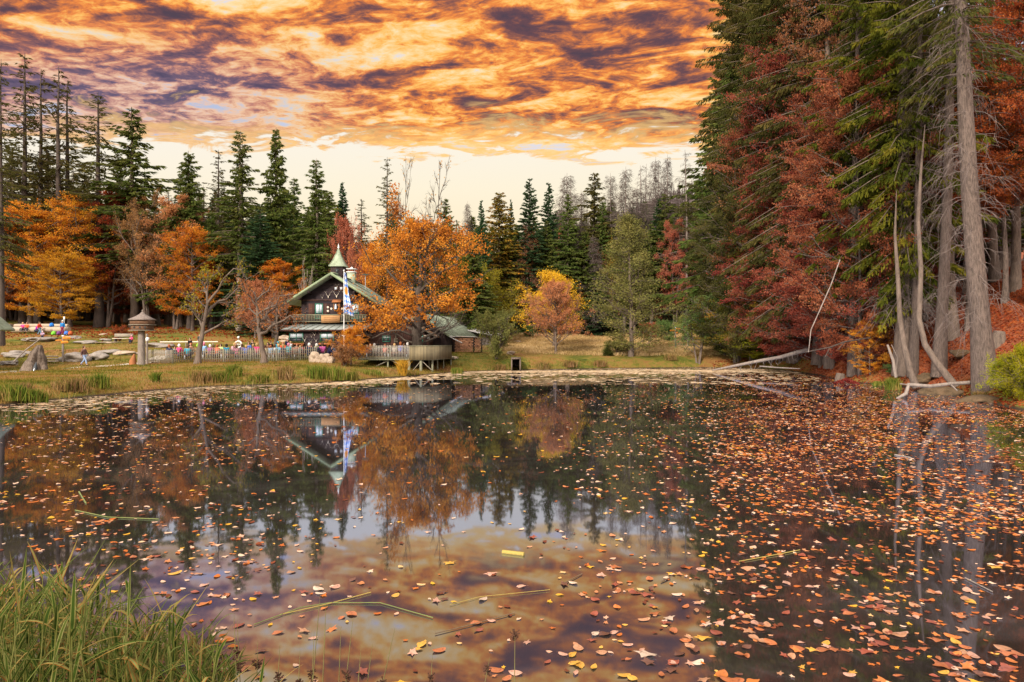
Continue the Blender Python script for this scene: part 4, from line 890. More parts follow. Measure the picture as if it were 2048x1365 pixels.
def woodstuff():
    p = at(936, 70.5); root = thing('woodpile', 'stack of orange split firewood beside the green roofed barn', 'woodpile', p)
    rg = random.Random(9); mb = MB()
    for j in range(10):
        for i in range(17):
            x = -1.28+i*.155+(j % 2)*.07; z = .1+j*.142; r = rg.uniform(.062, .08)
            if i == 12: continue
            y = rg.uniform(-.06, .06); mb.tube([(x, y-.45, z), (x, y+.45, z)], r, rg.choice([3, 4, 5, 6]))
    mb.build('split_logs', LOGEND, root)
    q = MB()
    for x in (-1.42, .62, 1.42): q.box((x, 0, .75), (.08, .9, 1.5))
    q.build('stake', BARKD, root); MB().box((0, 0, 1.58), (3.1, 1.1, .04), ry=.03).build('cover_board', TANR, root)
    p = at(972, 80); root = thing('wood_shed', 'small open shed with pale corrugated roof and stacked grey wood', 'shed', p)
    q = MB(); n = 28
    v = []
    for k in range(n+1):
        x = -2.2+k*4.4/n; dz = .05*(k % 2); z = 2.15-.22*(x+2.2)
        v += [(x, -1.6, z+dz-.15), (x, 1.6, z+dz+.35)]
    v2 = [(a, b, c-.03) for a, b, c in v]
    q.add(v, [[2*k, 2*k+2, 2*k+3, 2*k+1] for k in range(n)]); q.add(v2, [[2*k+1, 2*k+3, 2*k+2, 2*k] for k in range(n)])
    q.build('corrugated_roof', mat('corrugated grey roof', (.52, .49, .47), var=.5, scale=1.6, dark=(.28, .26, .26)), root)
    for x in (-1.9, 1.9):
        for y in (-1.2, 1.2): MB().box((x, y, .75), (.12, .12, 1.75-.2*(x > 0)*1.6)).build('post', BARKM, root)
    mb = MB()
    for j in range(9):
        for i in range(22): x = -1.7+i*.16+(j % 2)*.08; mb.tube([(x, -.9+rg.uniform(-.07, .07), .08+j*.14), (x, .6, .08+j*.14)], rg.uniform(.06, .08), rg.choice([3, 4, 5]))
    mb.build('stacked_wood', STONE, root)
woodstuff()
def terrace():
    z0 = 1.29; root = thing('wooden_terrace', 'wooden terrace on stilts over the water with picket and board railing', 'terrace', (*XY(790, 58), z0)); O = root.location
    A, B, C = [np.array(XY(px, D))-np.array([O.x, O.y]) for px, D in ((717, 58), (866, 58), (903, 62.5))]; B1 = np.array(XY(818, 58))-np.array([O.x, O.y])
    back = 66-58
    poly = [A, B, C, (C[0], back), (A[0], back)]; v = [(p[0], p[1], 0) for p in poly]+[(p[0], p[1], -.12) for p in poly]; n = 5
    mb = MB(); mb.add(v, [list(range(n))]); mb.f.append(np.array([list(range(n, 2*n))[::-1]], dtype=np.int32)); mb.m.append(np.zeros(1, np.int32)); mb.r.append(np.full(1, .5, np.float32)); mb.f.append(np.array([[i, i+n, (i+1) % n+n, (i+1) % n] for i in range(n)], dtype=np.int32)); mb.m.append(np.zeros(n, np.int32)); mb.r.append(np.full(n, .5, np.float32))
    mb.build('deck_floor', GREYG, root)
    L = B1[0]-A[0]; pk = MB(); k = 0
    while k*.13 < L: pk.box((A[0]+k*.13, A[1]-.03, .56), (.055, .03, 1.16)); k += 1
    pk.build('picket_rail', mat('pale grey pickets', (.32, .29, .24), var=.3, scale=5), root)
    r = MB()
    for z in (.12, .98): r.box((A[0]+L/2, A[1]+.012, z), (L, .045, .08))
    r.build('rail', GREYG, root)
    def board(P, Q, name='board_panel'):
        d = Q-P; l = np.hypot(*d); c = (P+Q)/2; MB().box((c[0], c[1], .50), (l, .06, 1.16), rz=math.atan2(d[1], d[0])).build(name, BOARDY, root)
        MB().box((c[0], c[1], 1.105), (l+.02, .12, .05), rz=math.atan2(d[1], d[0])).build('cap_rail', GREYG, root)
    board(B1, B); board(B, C)
    for px in (717, 747, 780, 818): x = (px-790)*58/F; MB().box((x, .07, .5), (.10, .10, 1.25)).build('rail_post', GREYG, root)
    for px, D, w in [(776, 58.3, .09), (818, 58.2, .16), (842, 58.2, .15), (865, 58.6, .11), (834, 60.5, .10), (858, 61, .10), (875, 60.5, .08), (887, 61.5, .07), (902, 63, .07), (800, 61, .10), (760, 61, .10)]:
        X, Y = XY(px, D); MB().tube([(X-O.x, Y-O.y, -.12), (X-O.x, Y-O.y, gz(X, Y)-.5-z0)], w*.85, 8).build('stilt', GREYG, root)
    zb = -1.1
    for a, b in [((818, -1.35), (842, -.15)), ((745, -.75), (776, -.15)), ((780, -.15), (812, -.7)), ((842, -.15), (862, -.95)), ((812, -1.25), (828, -1.2))]:
        MB().tube([((a[0]-790)*58/F, .25, a[1]), ((b[0]-790)*58/F, .25, b[1])], .035, 5).build('brace', GREY, root)
    MB().box((3.2, 5.5, .55), (2.0, .8, .1)).build('counter', WOODR, root)
terrace()
def picket_fence():
    pts = [XY(px, D) for px, D in ((296, 57.5), (345, 57.5), (395, 58), (447, 58), (500, 58), (553, 58), (600, 58), (632, 58.5))]
    root = thing('picket_fence', 'long grey picket fence in front of the seated crowd', 'fence', (*pts[0], gz(*pts[0]))); O = root.location; rg = random.Random(3)
    for i in range(len(pts)-1):
        a, b = np.array(pts[i]), np.array(pts[i+1]); l = np.hypot(*(b-a)); an = math.atan2(b[1]-a[1], b[0]-a[0]); st = .105 if i == 0 else .15; n = int(l/st); mb = MB(); rl = MB()
        for k in range(n):
            p = a+(b-a)*(k+.3)/n; z = gz(*p)-O.z; h = 1.18+rg.uniform(-.05, .05)
            mb.box((p[0]-O.x, p[1]-O.y, z+h/2), (.062, .03, h), rz=an, ry=rg.uniform(-.02, .02))
        mb.build('picket_row', GREY, root)
        za, zb = gz(*a)-O.z, gz(*b)-O.z
        for h in (.3, .92): rl.tube([(a[0]-O.x, a[1]-O.y+.06, za+h), (b[0]-O.x, b[1]-O.y+.06, zb+h)], .035, 5)
        rl.build('rail', GREYG, root); MB().tube([(b[0]-O.x, b[1]-O.y+.1, zb-.2), (b[0]-O.x, b[1]-O.y+.1, zb+1.15)], .07, 6).build('post', GREYG, root)
picket_fence()
def flagpole():
    X, Y = XY(688, 61); g = gz(X, Y); root = thing('flagpole', 'tall white flagpole in the orange shrub before the chalet', 'flagpole', (X, Y, g)); zt = zpix(543, 61)-g
    MB().tube([(0, 0, -.3), (0, 0, zt)], [.055, .035], 8).build('pole', WHITE, root, smooth=True); MB().lathe([(.001, 0), (.08, .05), (.08, .1), (.001, .16)], 8, (0, 0, zt)).build('ball', WHITE, root)
    # hanging flag: narrow at the top, opening to the lower right, deep folds
    m = bpy.data.materials.new('lozenge flag cloth'); m.use_nodes = True; t = NT(m.node_tree); t.n.clear()
    uv = t.new('ShaderNodeAttribute', {'attribute_name': 'flaguv'}).outputs['Vector']; s = t.new('ShaderNodeSeparateXYZ', None, _0=uv)
    a = t.math('FLOOR', t.math('ADD', t.math('MULTIPLY', s.outputs[0], 3.0), t.math('MULTIPLY', s.outputs[1], 8.0))); b = t.math('FLOOR', t.math('SUBTRACT', t.math('MULTIPLY', s.outputs[0], 3.0), t.math('MULTIPLY', s.outputs[1], 8.0)))
    ck = t.math('MODULO', t.math('ABSOLUTE', t.math('ADD', a, b)), 2.0); c = t.mix(ck, (.62, .66, .72), (.07, .22, .62))
    e = t.math('POWER', t.math('ADD', t.math('POWER', t.math('MULTIPLY', t.math('SUBTRACT', s.outputs[0], .45), 2.4), 2.0), t.math('POWER', t.math('MULTIPLY', t.math('SUBTRACT', s.outputs[1], .43), 9.5), 2.0)), .5)
    c = t.mix(t.step(e, 1.0, .8), c, (.62, .28, .05))
    bs = t.new('ShaderNodeBsdfPrincipled', None, Base_Color=c, Roughness=.8); o = t.n.new('ShaderNodeOutputMaterial'); t.l.new(bs.outputs[0], o.inputs[0])
    nu, nv = 14, 40; v = []; uvs = []
    for j in range(nv+1):
        q = j/nv; w = .12+.72*q**1.1; z = zt-.12-3.65*q
        for i in range(nu+1):
            p = i/nu; v.append((.05+w*p+.03*math.sin(q*9), -.06+.11*math.sin(p*9+q*5)*(1-.4*q), z-.28*p*q)); uvs.append((p, q, 0))
    f = [[j*(nu+1)+i, j*(nu+1)+i+1, (j+1)*(nu+1)+i+1, (j+1)*(nu+1)+i] for j in range(nv) for i in range(nu)]
    fb = MB(); fb.add(v, f); o = fb.build('flag', m, None, smooth=True); at_ = o.data.attributes.new('flaguv', 'FLOAT_VECTOR', 'POINT'); at_.data.foreach_set('vector', np.array(uvs, dtype=np.float32).ravel()); 
    o.parent = root; CH.setdefault(root.session_uid, []).append(o)
    md = o.modifiers.new('thick', 'SOLIDIFY'); md.thickness = .006
flagpole()
def left_cabin():
    X0 = -41.9; Y0 = 49.; g = gz(X0, Y0); root = thing('cabin', 'corner of a dark cabin with green roof at the left picture edge', 'cabin', (X0, Y0, g))
    zt = zpix(652, 49)-g; MB().prism([(-2.7, -1), (2.7, -1), (2.7, zt-.1), (0, zt+2.2), (-2.7, zt-.1)], .6, 3.0).build('wall', WOODR, root)
    r = MB(); roof_slabs(r, 3.6, zt+2.85, .84, 0, 3.6, .16); r.build('roof', ROOFG, root)
    v = MB()
    for sx in (-1, 1):
        poly = [(0, zt+2.9), (sx*3.66, zt+2.9-.84*3.66), (sx*3.66, zt+2.66-.84*3.66), (0, zt+2.66)]
        if sx > 0: poly = poly[::-1]
        v.prism([(p[0]+sx*.001, p[1]) for p in poly], -.07, -.003)
    v.build('verge_board', ROOFD, root); MB().box((2.1, .56, .9), (.7, .06, 1.7)).build('door', WOODV, root)
left_cabin()
def bird_house():
    p = at(283, 54); s = 54/F; root = thing('bird_house', 'big shingle-roofed wooden bird house on a thick grey post', 'bird house', p)
    MB().tube([(0, 0, -.3), (0, 0, 1.2), (0, 0, 2.8)], [.30, .27, .25], 14).build('post', GREYW, root, smooth=True)
    zb = zpix(661, 54)-p.z; b = MB().box((.08, 0, zb+.22), (1.25, 1.1, .42)).box((.08, 0, zb+.62), (1.35, 1.2, .36)).build('nest_box', mat('brown box wood', (.17, .09, .05), var=.5, scale=5), root)
    MB().box((.08, 0, zb+.43), (1.5, 1.35, .05)).box((.08, 0, zb-.01), (1.5, 1.35, .05)).build('ledge', GREY, b)
    for x in (-.35, .1, .5):
        MB().tube([(.08+x, -.57, zb+.22), (.08+x, -.545, zb+.22)], .08, 10).build('entrance_hole', GLASS, b)
    r = MB(); prof = [(1.32, -.02), (1.34, .03), (.75, .24), (.3, .45), (.12, .6), (.05, .66), (.001, .68)]; v = []
    for r_, z_ in prof:
        for j in range(4): a = math.pi/4+j*math.pi/2; v.append((.08+r_*.78*math.cos(a), r_*.78*math.sin(a), zb+.82+z_))
    r.add(v, [[i*4+j, i*4+(j+1) % 4, i*4+4+(j+1) % 4, i*4+4+j] for i in range(len(prof)-1) for j in range(4)]); r.add(v[:4], [[3, 2, 1, 0]]); r.build('roof', SHING, root)
    MB().lathe([(.05, 0), (.07, .08), (.001, .18)], 8, (.08, 0, zb+1.48)).build('roof_knob', GREYW, root)
    q = at(294, 57); o = thing('marker_post', 'thin grey post with a white box behind the bird house post', 'post', q); h = zpix(668, 57)-q.z
    MB().tube([(0, 0, -.2), (0, 0, h)], .09, 8).build('pole', GREYW, o); MB().lathe([(.001, -.3), (.14, -.28), (.14, .0), (.05, .06), (.001, .07)], 10, (.05, -.02, h-.35)).build('white_box', WHITE, o)
    q = at(266, 54.6); o = thing('stump', 'reddish broken stump leaning on the bird house post', 'stump', q); MB().tube([(0, 0, -.2), (.0, 0, .4), (.12, 0, .95)], [.32, .26, .06], 9).build('wood', BROWNB, o)
bird_house()
def noisy_rock(name, label, px, D, w, h, m=STONE, seed=0, dz=-.1, flat=1.0, cat='boulder', dep=None):
    import bmesh
    rg = np.random.default_rng(seed); bm = bmesh.new(); bmesh.ops.create_icosphere(bm, subdivisions=4, radius=1); V = np.array([v.co[:] for v in bm.verts]); F_ = np.array([[v.index for v in f.verts] for f in bm.faces]); bm.free()
    d = np.zeros(len(V))
    for k in range(9): n = nrm(rg.normal(size=(1, 3)))[0]; d += np.maximum(V @ n-.55-rg.random()*.3, 0)*-.75
    for fq, am in ((2.5, .10), (5, .05), (11, .025)): ph = rg.uniform(0, 6, 3); d += am*np.sin(V[:, 0]*fq+ph[0])*np.sin(V[:, 1]*fq+ph[1])*np.sin(V[:, 2]*fq*1.3+ph[2])*2
    V = V*(1+d)[:, None]*np.array([w/2, (dep or w*.8)/2, h/2]); V[:, 2] += h*.32
    p = at(px, D, dz); o = MB().add(V, F_).build(name, m, None, smooth=True); o.location = p; o.rotation_euler = (0, 0, rg.uniform(-.4, .4)); return tag(o, label, cat)
def rocks():
    L = [(75, 71, 3.6, .8, 'long flat mossy boulder with dead branches below the log seat', 0), (28, 60, 2.2, .7, 'grey boulder on the left, nearest the dark cabin wall', 0), (20, 55, 1.8, .6, 'low boulder between the cabin and the weathered stump', 0), (45, 62, 2.2, .5, 'flat dark boulder above the weathered stump', 0),
         (145, 58.5, 2.9, 1.15, 'big rounded purple brown boulder behind the signpost', 0), (196, 59.5, 2.0, .95, 'rounded boulder at the right end of the big purple brown one', 0), (215, 63, 2.2, .7, 'grey boulder behind the path, left of the pale flat ones', 0), (248, 63, 2.5, .55, 'pale flat boulder lying next to the bird house', 2),
         (172, 70, 2.6, .5, 'flat grey slab in the middle of the left meadow', 0), (147, 74, 1.6, .55, 'blue grey boulder right of the yellow signpost arrows', 0), (212, 72, 1.4, .5, 'small boulder left of the bench', 0), (205, 79, 1.2, .35, 'tiny pale stone high on the left meadow', 2), (222, 70, 2.6, .25, 'thin pale slab before the bench', 2),
         (319, 68, 3.2, .7, 'dark blue grey boulder behind the low rail', 0), (330, 64, 2.2, .35, 'flat brown slab behind the fence end', 2), (632, 57.4, 1.25, 1.2, 'pale angular boulder ending the picket fence', 2), (648, 57.2, 1.0, 1.15, 'brown upright boulder beside the pale angular one', 2), (662, 57, .9, .8, 'smaller brown boulder next to the flagpole shrub', 2),
         (572, 79, 1.8, .8, 'pile-like boulder on the slope left of the chalet', 2), (565, 76, 1.2, .4, 'small boulder below the pile-like one near the chalet', 2), (1022, 70.5, 1.0, .6, 'pale grey boulder on the bank right of the willow shrub', 2), (210, 55, 1.0, .18, 'white flat stone on the grass beside the path', 2), (255, 56, .8, .15, 'white flat stone just left of the bird house', 2),
         (546, 53, .35, .12, 'small white stone right of the leaning apple trees', 2), (22, 45.5, 1.4, .3, 'grey flat stone at the left end of the path', 0), (1035, 90, 1.6, .5, 'pinkish boulder on the far meadow left of the pink tree', 2), (905, 66, 2.0, .4, 'low stone edging right of the terrace', 2), (158, 49, .5, .15, 'small dark molehill stone under the path', 0)]
    for i, (px, D, w, h, lb, k) in enumerate(L): noisy_rock('boulder', lb, px, D, w, h, STONEP if k else STONE, i)
rocks()
def signpost(px, D, ytop, ybot, label, arrows):
    X, Y = XY(px, D); g = gz(X, Y); root = thing('signpost', label, 'signpost', (X, Y, g)); h = zpix(ytop, D)-g
    MB().tube([(0, 0, -.2), (0, 0, h)], .085, 8).build('pole', GREYW, root); MB().lathe([(.1, 0), (.1, .06), (.001, .1)], 8, (0, 0, h)).build('pole_cap', WHITE, root)
    for dz, x0, x1, hh, rz in arrows:
        sg = 1 if x1 > 0 else -1; a, b = min(x0, x1), max(x0, x1); t = .12
        poly = [(a, -hh/2), (b-(t if sg > 0 else 0), -hh/2), (b if sg > 0 else b, 0 if sg > 0 else -hh/2), (b-(t if sg > 0 else 0), hh/2), (a+(0 if sg > 0 else t), hh/2)] if sg > 0 else [(a+t, -hh/2), (b, -hh/2), (b, hh/2), (a+t, hh/2), (a, 0)]
        mb = MB(); mb.prism([(p[0], p[1]+h+dz) for p in poly], -.12, -.09); o = mb.build('arrow_sign', YSIGN, root); o.rotation_euler = (0, 0, rz)
        MB().box(((a+b)/2, -.124, h+dz+.03), ((b-a)*.6, .004, .035)).box(((a+b)/2, -.124, h+dz-.05), ((b-a)*.5, .004, .03)).build('sign_text', SIGND, o)
signpost(126, 57.5, 673, 722, 'wooden signpost with orange arrow boards on the left meadow', [(-.15, .05, .75, .22, 0), (-.35, -.05, -.6, .13, 0), (-.5, -.1, .55, .22, 0)])
signpost(1351, 84, 656, 698, 'signpost with bright yellow arrows right of the willow', [(-.15, .05, .6, .2, 0), (-.35, -.05, -.75, .2, 0), (-.6, 0, .35, .2, 0)])
signpost(1376, 86, 650, 695, 'farther signpost with pale orange arrows half behind the alder', [(-.1, .05, .5, .18, 0), (-.3, -.05, -.6, .18, 0)])
def small_stuff():
    p = at(129, 79); root = thing('marker_pole', 'slim pole with a small white plate beside the blue hiker', 'pole', p); h = zpix(634, 79)-p.z
    MB().tube([(0, 0, -.2), (0, 0, h)], .04, 6).build('pole', METAL, root); MB().box((0, -.06, h-.2), (.18, .03, .42)).build('plate', WHITE, root)
    p = at(477, 64.5); root = thing('ring_ornament', 'white ring ornament with a ball on top behind the crowd', 'ornament', p); h = zpix(689, 64.5)-p.z
    MB().tube([(0, 0, -.2), (0, 0, h+.55)], .05, 6).build('post', GREY, root); MB().tube([(.3*math.sin(a), -.02, h+.3*math.cos(a)) for a in np.linspace(0, 6.28, 17)], .07, 7, cap=False).tube([(-.3, -.02, h), (.3, -.02, h)], .03, 5).build('ring', WHITE, root, smooth=True)
    MB().lathe([(.001, -.12), (.1, -.06), (.12, 0), (.1, .07), (.001, .12)], 10, (0, 0, h+.65)).build('ball', WHITE, root, smooth=True)
    a, b = at(320, 68), at(436, 68); root = thing('low_rail', 'low pale wooden rail on thin posts behind the crowd', 'rail', a); z = zpix(684.5, 68)-a.z; mb = MB().tube([(0, 0, z), (b.x-a.x, 0, z+.02)], .06, 7); mb.build('bar', BONE, root)
    for px in (327, 372, 426): x = (px-320)*68/F; MB().box((x, 0, z/2-.15), (.08, .08, z+.1)).build('post', GREYW, root)
    # bench on the meadow
    p = at(246, 70); root = thing('park_bench', 'pale wooden bench with backrest on the left meadow', 'bench', p)
    MB().box((0, -.1, .45), (1.9, .4, .06)).build('seat', BONE, root); MB().box((0, .14, .78), (1.9, .05, .34), rx=-.15).build('backrest', GREY, root)
    for x in (-.75, .75): MB().box((x, -.02, .2), (.12, .4, .44)).build('leg', BARKD, root)
    # log seats
    for nm, lb, pxa, pxb, D, pyc, r in [('log_bench', 'long pale peeled log the two children sit on', 26, 136, 78.5, 660, .34), ('lying_log', 'thinner pale log lying behind the log seat', 30, 134, 81.5, 652, .22), ('lying_log', 'short dark log between the cabin and the log seat', -10, 20, 80, 653.5, .32)]:
        a = Vector((*XY(pxa, D), 0)); b = Vector((*XY(pxb, D-.5), 0)); z = zpix(pyc, D); o = MB().tube([(0, 0, 0), ((b.x-a.x)*.5, -.1, .03), (b.x-a.x, -.3, 0)], [r, r*.97, r*.9], 12).build(nm, LOGP if 'pale' in lb else GREYW, None, smooth=False); o.location = (a.x, a.y, max(z, gz(a.x, a.y)+r*.6)); tag(o, lb, 'log')
    for px, col, lb in [(103.5, (.02, .16, .55, 1), 'blue rucksack on the long pale log'), (107.5, (.18, .55, .05, 1), 'lime green rucksack at the foot of the long pale log'), (133, (.06, .18, .6, 1), 'blue bag on the ground right of the blue hiker'), (141, (.45, .10, .03, 1), 'rusty red bag at the right end of the log'), (118, (.15, .04, .18, 1), 'dark purple rucksack leaning on the log by the blue hiker')]:
        up = px == 103.5; X, Y = XY(px, 78.4 if up else 77.6); z = (zpix(660, 78.5)+.33) if up else gz(X, Y); root = thing('rucksack', lb, 'rucksack', (X, Y, z))
        o = MB().lathe([(.10, 0), (.22, .04), (.24, .2), (.19, .38), (.07, .46), (.001, .47)], 10).build('bag_body', mat('bag cloth', (1, 1, 1), var=.15, objcol=True), root, smooth=True); o.color = col
        o = MB().lathe([(.05, 0), (.13, .03), (.13, .15), (.04, .2), (.001, .2)], 8, (0, -.2, .04)).build('pocket', MATS['bag cloth'], root, smooth=True); o.color = col
    # weathered stump with leaning stick
    p = at(70, 48); s = 48/F; root = thing('tree_stump', 'tall pointed weathered grey stump with a leaning stick by the path', 'stump', p)
    rg = np.random.default_rng(8); ns = 26; K = 22; v = []
    for k in range(K):
        q = k/(K-1); z = -.15+2.05*q; r0 = .78*(1-q**.8)**.8+.10; cx = .02+.30*q**2
        for j in range(ns): a = 6.283*j/ns; rr = r0*(1+(.10*math.sin(q*14+a) if q > .4 else 0)+.22*math.sin(a*5+2+q*2)+.13*math.sin(a*9+q*3)+.035*rg.normal()*(1 if q > 0 else 0)+.10*math.sin(a*17+q*2)); v.append((cx+rr*math.cos(a), rr*math.sin(a)*.9, z))
    mb = MB(); mb.add(v, [[k*ns+j, k*ns+(j+1) % ns, (k+1)*ns+(j+1) % ns, (k+1)*ns+j] for k in range(K-1) for j in range(ns)]); mb.tube([(.55, -.1, -.1), (.75, -.1, .35), (.62, 0, .6)], [.35, .2, .05], 8); mb.build('wood', mat('brown weathered stump', (.20, .15, .115), var=.5, scale=5, dark=(.06, .045, .035), stretch=(3, 3, .7), bump=1.0), root)
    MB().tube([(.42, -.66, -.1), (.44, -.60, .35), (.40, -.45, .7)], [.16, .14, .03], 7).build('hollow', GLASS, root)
    st = MB().tube([((38-70)*s, -.5, zpix(723, 48)-p.z), ((60-70)*s, -.4, zpix(700, 48)-p.z), ((82-70)*s, 0, zpix(677, 48)-p.z)], [.05, .045, .035], 6).build('walking_stick', GREYW, None); st.location = p; tag(st, 'long stick propped diagonally against the weathered stump', 'stick')
    # steps
    for i, py in enumerate((713, 718, 723)):
        X, Y = XY(97, 58-i*.7); z = zpix(py, 58-i*.7); o = MB().box((0, 0, 0), (1.5, .3, .1)).build('log_step', LOGP, None); o.location = (X, Y, max(z, gz(X, Y)+.02)); tag(o, ['topmost', 'middle', 'lowest'][i]+' of three pale timber steps right of the weathered stump', 'step')
    # culvert
    X, Y = XY(1032, 63.6); root = thing('culvert', 'narrow dark culvert opening in the far bank', 'culvert', (X, Y, 0)); mb = MB()
    for x in (-.40, .40): mb.box((x, 1.6, .45), (.12, 3.2, 1.3))
    mb.box((0, 1.6, 1.16), (.92, 3.2, .12)); mb.build('timber_frame', BARKM, root); MB().box((0, 2.6, .5), (.68, .1, 1.2)).build('back', BARKD, root)
    # fallen trunk on the right and other branches
    def PP(px, py, D): return (X_(px, D), D, zpix(py, D))
    X_ = lambda px, D: (px-CX)*D/F
    root = thing('fallen_tree', 'long pale fallen trunk sloping from the bank into the water', 'fallen tree'); 
    MB().tube([PP(1425, 741, 62), PP(1470, 732, 60), PP(1520, 722, 58), PP(1560, 715, 57), PP(1592, 706, 56), PP(1615, 700, 56)], [.06, .12, .14, .15, .17, .18], 10).build('trunk', GREYW, root, smooth=True)
    mb = MB()
    for k in range(16): px = 1475+k*10; D = 60-k*.25; py = 731-(px-1475)*.21; mb.tube([PP(px, py, D), PP(px+random.Random(k).uniform(-8, 10), py+10, D-.3), PP(px+random.Random(k+9).uniform(-14, 14), py+17, D-.5)], [.035, .025, .01], 4)
    mb.tube([PP(1520, 733, 57), PP(1560, 736, 55), PP(1600, 738, 53)], [.06, .06, .03], 6); mb.build('broken_branches', GREYW, root)
    def branch(name, label, pts, rad, m=GREYW, extra=()):
        root = thing(name, label, 'branch'); MB().tube([PP(*p) for p in pts], rad, 8).build('wood', m, root, smooth=True)
        if extra:
            mb = MB()
            for e in extra: mb.tube([PP(*p) for p in e], .03, 5)
            mb.build('side_twigs', m, root)
    branch('fallen_branch', 'crooked pale grey branch reaching out over the water at the right', [(1793, 798, 33.5), (1812, 788, 33.5), (1817, 770, 33.6), (1860, 773, 33.7), (1900, 768, 33.8), (1935, 766, 34), (1975, 761, 34)], [.05, .10, .10, .09, .08, .09, .10], extra=[[(1817, 770, 33.6), (1800, 768, 33.6)], [(1900, 768, 33.8), (1915, 782, 33.4)]])
    branch('hanging_branch', 'thin white hanging broken branch before the red leaves', [(1617, 705, 40), (1622, 660, 40.2), (1640, 620, 40.4), (1662, 570, 40.6), (1680, 520, 41)], [.02, .028, .032, .034, .03], GREYW)
    branch('fallen_branch', 'dark tangled branch over the red leaf heap', [(1610, 705, 43), (1660, 695, 43), (1690, 684, 43.5), (1740, 676, 44)], [.03, .045, .05, .04], BARKD, extra=[[(1660, 695, 43), (1650, 715, 42.6)], [(1690, 684, 43.5), (1676, 700, 43)]])
    branch('forked_trunk', 'crooked bare leaning trunk crossing before the two grey trunks', [(1912, 775, 35.5), (1880, 735, 36), (1850, 690, 36.5), (1838, 640, 37), (1842, 540, 37.5), (1836, 440, 38), (1842, 340, 38), (1850, 250, 38.4)], [.21, .18, .15, .14, .12, .10, .07, .02], BARKM)
    branch('leaning_trunk', 'mottled slanting trunk stub left of the crooked leaning trunk', [(1832, 775, 39), (1820, 740, 39), (1808, 690, 39.5), (1800, 640, 40), (1796, 560, 40), (1790, 470, 40.5), (1793, 380, 41)], [.22, .19, .16, .14, .12, .08, .02], BARKM)
    branch('broken_trunk', 'thin broken double stem left of the slanting trunk stub', [(1792, 755, 42), (1786, 720, 42), (1775, 690, 42)], [.10, .09, .06], BARKP, extra=[[(1792, 752, 42), (1795, 715, 42), (1783, 690, 42)]])
    for px, D, h, lb in [(1997, 37, .7, 'short mossy stump on the leaf covered slope right of the thickest trunk'), (1680, 47, .8, 'short pale snag beside the leaf heap')]:
        p = at(px, D); root = thing('stump', lb, 'stump', p); MB().tube([(0, 0, -.3), (0, 0, h*.6), (.05, 0, h)], [.4, .32, .27], 11).build('wood', BARKM, root)
    # brush heap
    p = at(1692, 44.8); root = thing('leaf_heap', 'heap of dark red leaves and sticks at the water edge', 'leaf heap', p); rg = np.random.default_rng(2); n = 5200
    r = rg.random(n)**.6; a = rg.uniform(0, 6.28, n); C = np.stack([r*2.0*np.cos(a), r*1.3*np.sin(a), (1-r**1.4)*1.0*rg.uniform(.75, 1.05, n)-.05], 1); v, f = leafquads(C, rg.normal(size=(n, 3)), .16, .11, rg); MB().add(v, f, 0, rg.random(n)*.7).build('leaves', L_WINE, root)
    mb = MB().lathe([(1.9, -.3), (1.3, .35), (.7, .65), (.001, .85)], 12, (0, 0, 0)); mb.build('earth', mat('dark earth', (.05, .03, .02), var=.3), root)
    mb = MB()
    for k in range(26): a = rg.uniform(0, 6.28); x = rg.uniform(-1.6, 1.6); mb.tube([(x, -.8, rg.uniform(0, .5)), (x+math.cos(a), -.9+.3*math.sin(a), rg.uniform(.1, 1.0))], [.03, .012], 4)
    mb.build('sticks', BARKM, root)
    # bank of roots with exposed earth on the right
    for i, (px, D, w, h, lb) in enumerate([(1890, 36, 2.6, .9, 'mossy earth overhang under the two grey trunks'), (1960, 31.5, 2.2, .6, 'rounded mossy stone under the juniper bush'), (1600, 52, 3.0, .8, 'grassy earth hump behind the fallen trunk'), (1850, 41, 1.6, .8, 'mossy boulder between the slender trunks'), (1925, 40, 1.4, .7, 'mossy boulder behind the crooked leaning trunk')]):
        noisy_rock('mossy_rock', lb, px, D, w, h, mat('mossy earth', (.12, .075, .04), var=.5, scale=3, dark=(.04, .03, .015), bump=.8), 50+i)
small_stuff()
def paths():
    def ribbon(name, pts, w, m):
        P = np.array([XY(px, D) for px, D in pts]); Q = []
        for i in range(len(P)-1):
            for k in range(6): Q.append(P[i]+(P[i+1]-P[i])*k/6)
        Q.append(P[-1]); Q = np.array(Q); T = nrm(np.gradient(Q, axis=0)); N = np.stack([-T[:, 1], T[:, 0]], 1); off = np.linspace(-.5, .5, 5); v = []
        for q, n in zip(Q, N):
            for o in off: p = q+n*o*w; v.append((p[0], p[1], gz(*p)+.03))
        k = len(Q); mb = MB(); mb.add(v, [[i*5+j, i*5+j+1, i*5+j+6, i*5+j+5] for i in range(k-1) for j in range(4)]); o = mb.build(name, m, smooth=True); tag(o, kind='structure')
    ribbon('path', [(-120, 43), (0, 45.5), (60, 48.5), (110, 50.5), (200, 54), (290, 58), (330, 62)], 1.5, GRAVEL)
    ribbon('gravel_track', [(985, 82), (1050, 84), (1112, 84.5), (1250, 86), (1380, 86), (1440, 84), (1520, 84)], 2.2, GRAVEL)
paths()
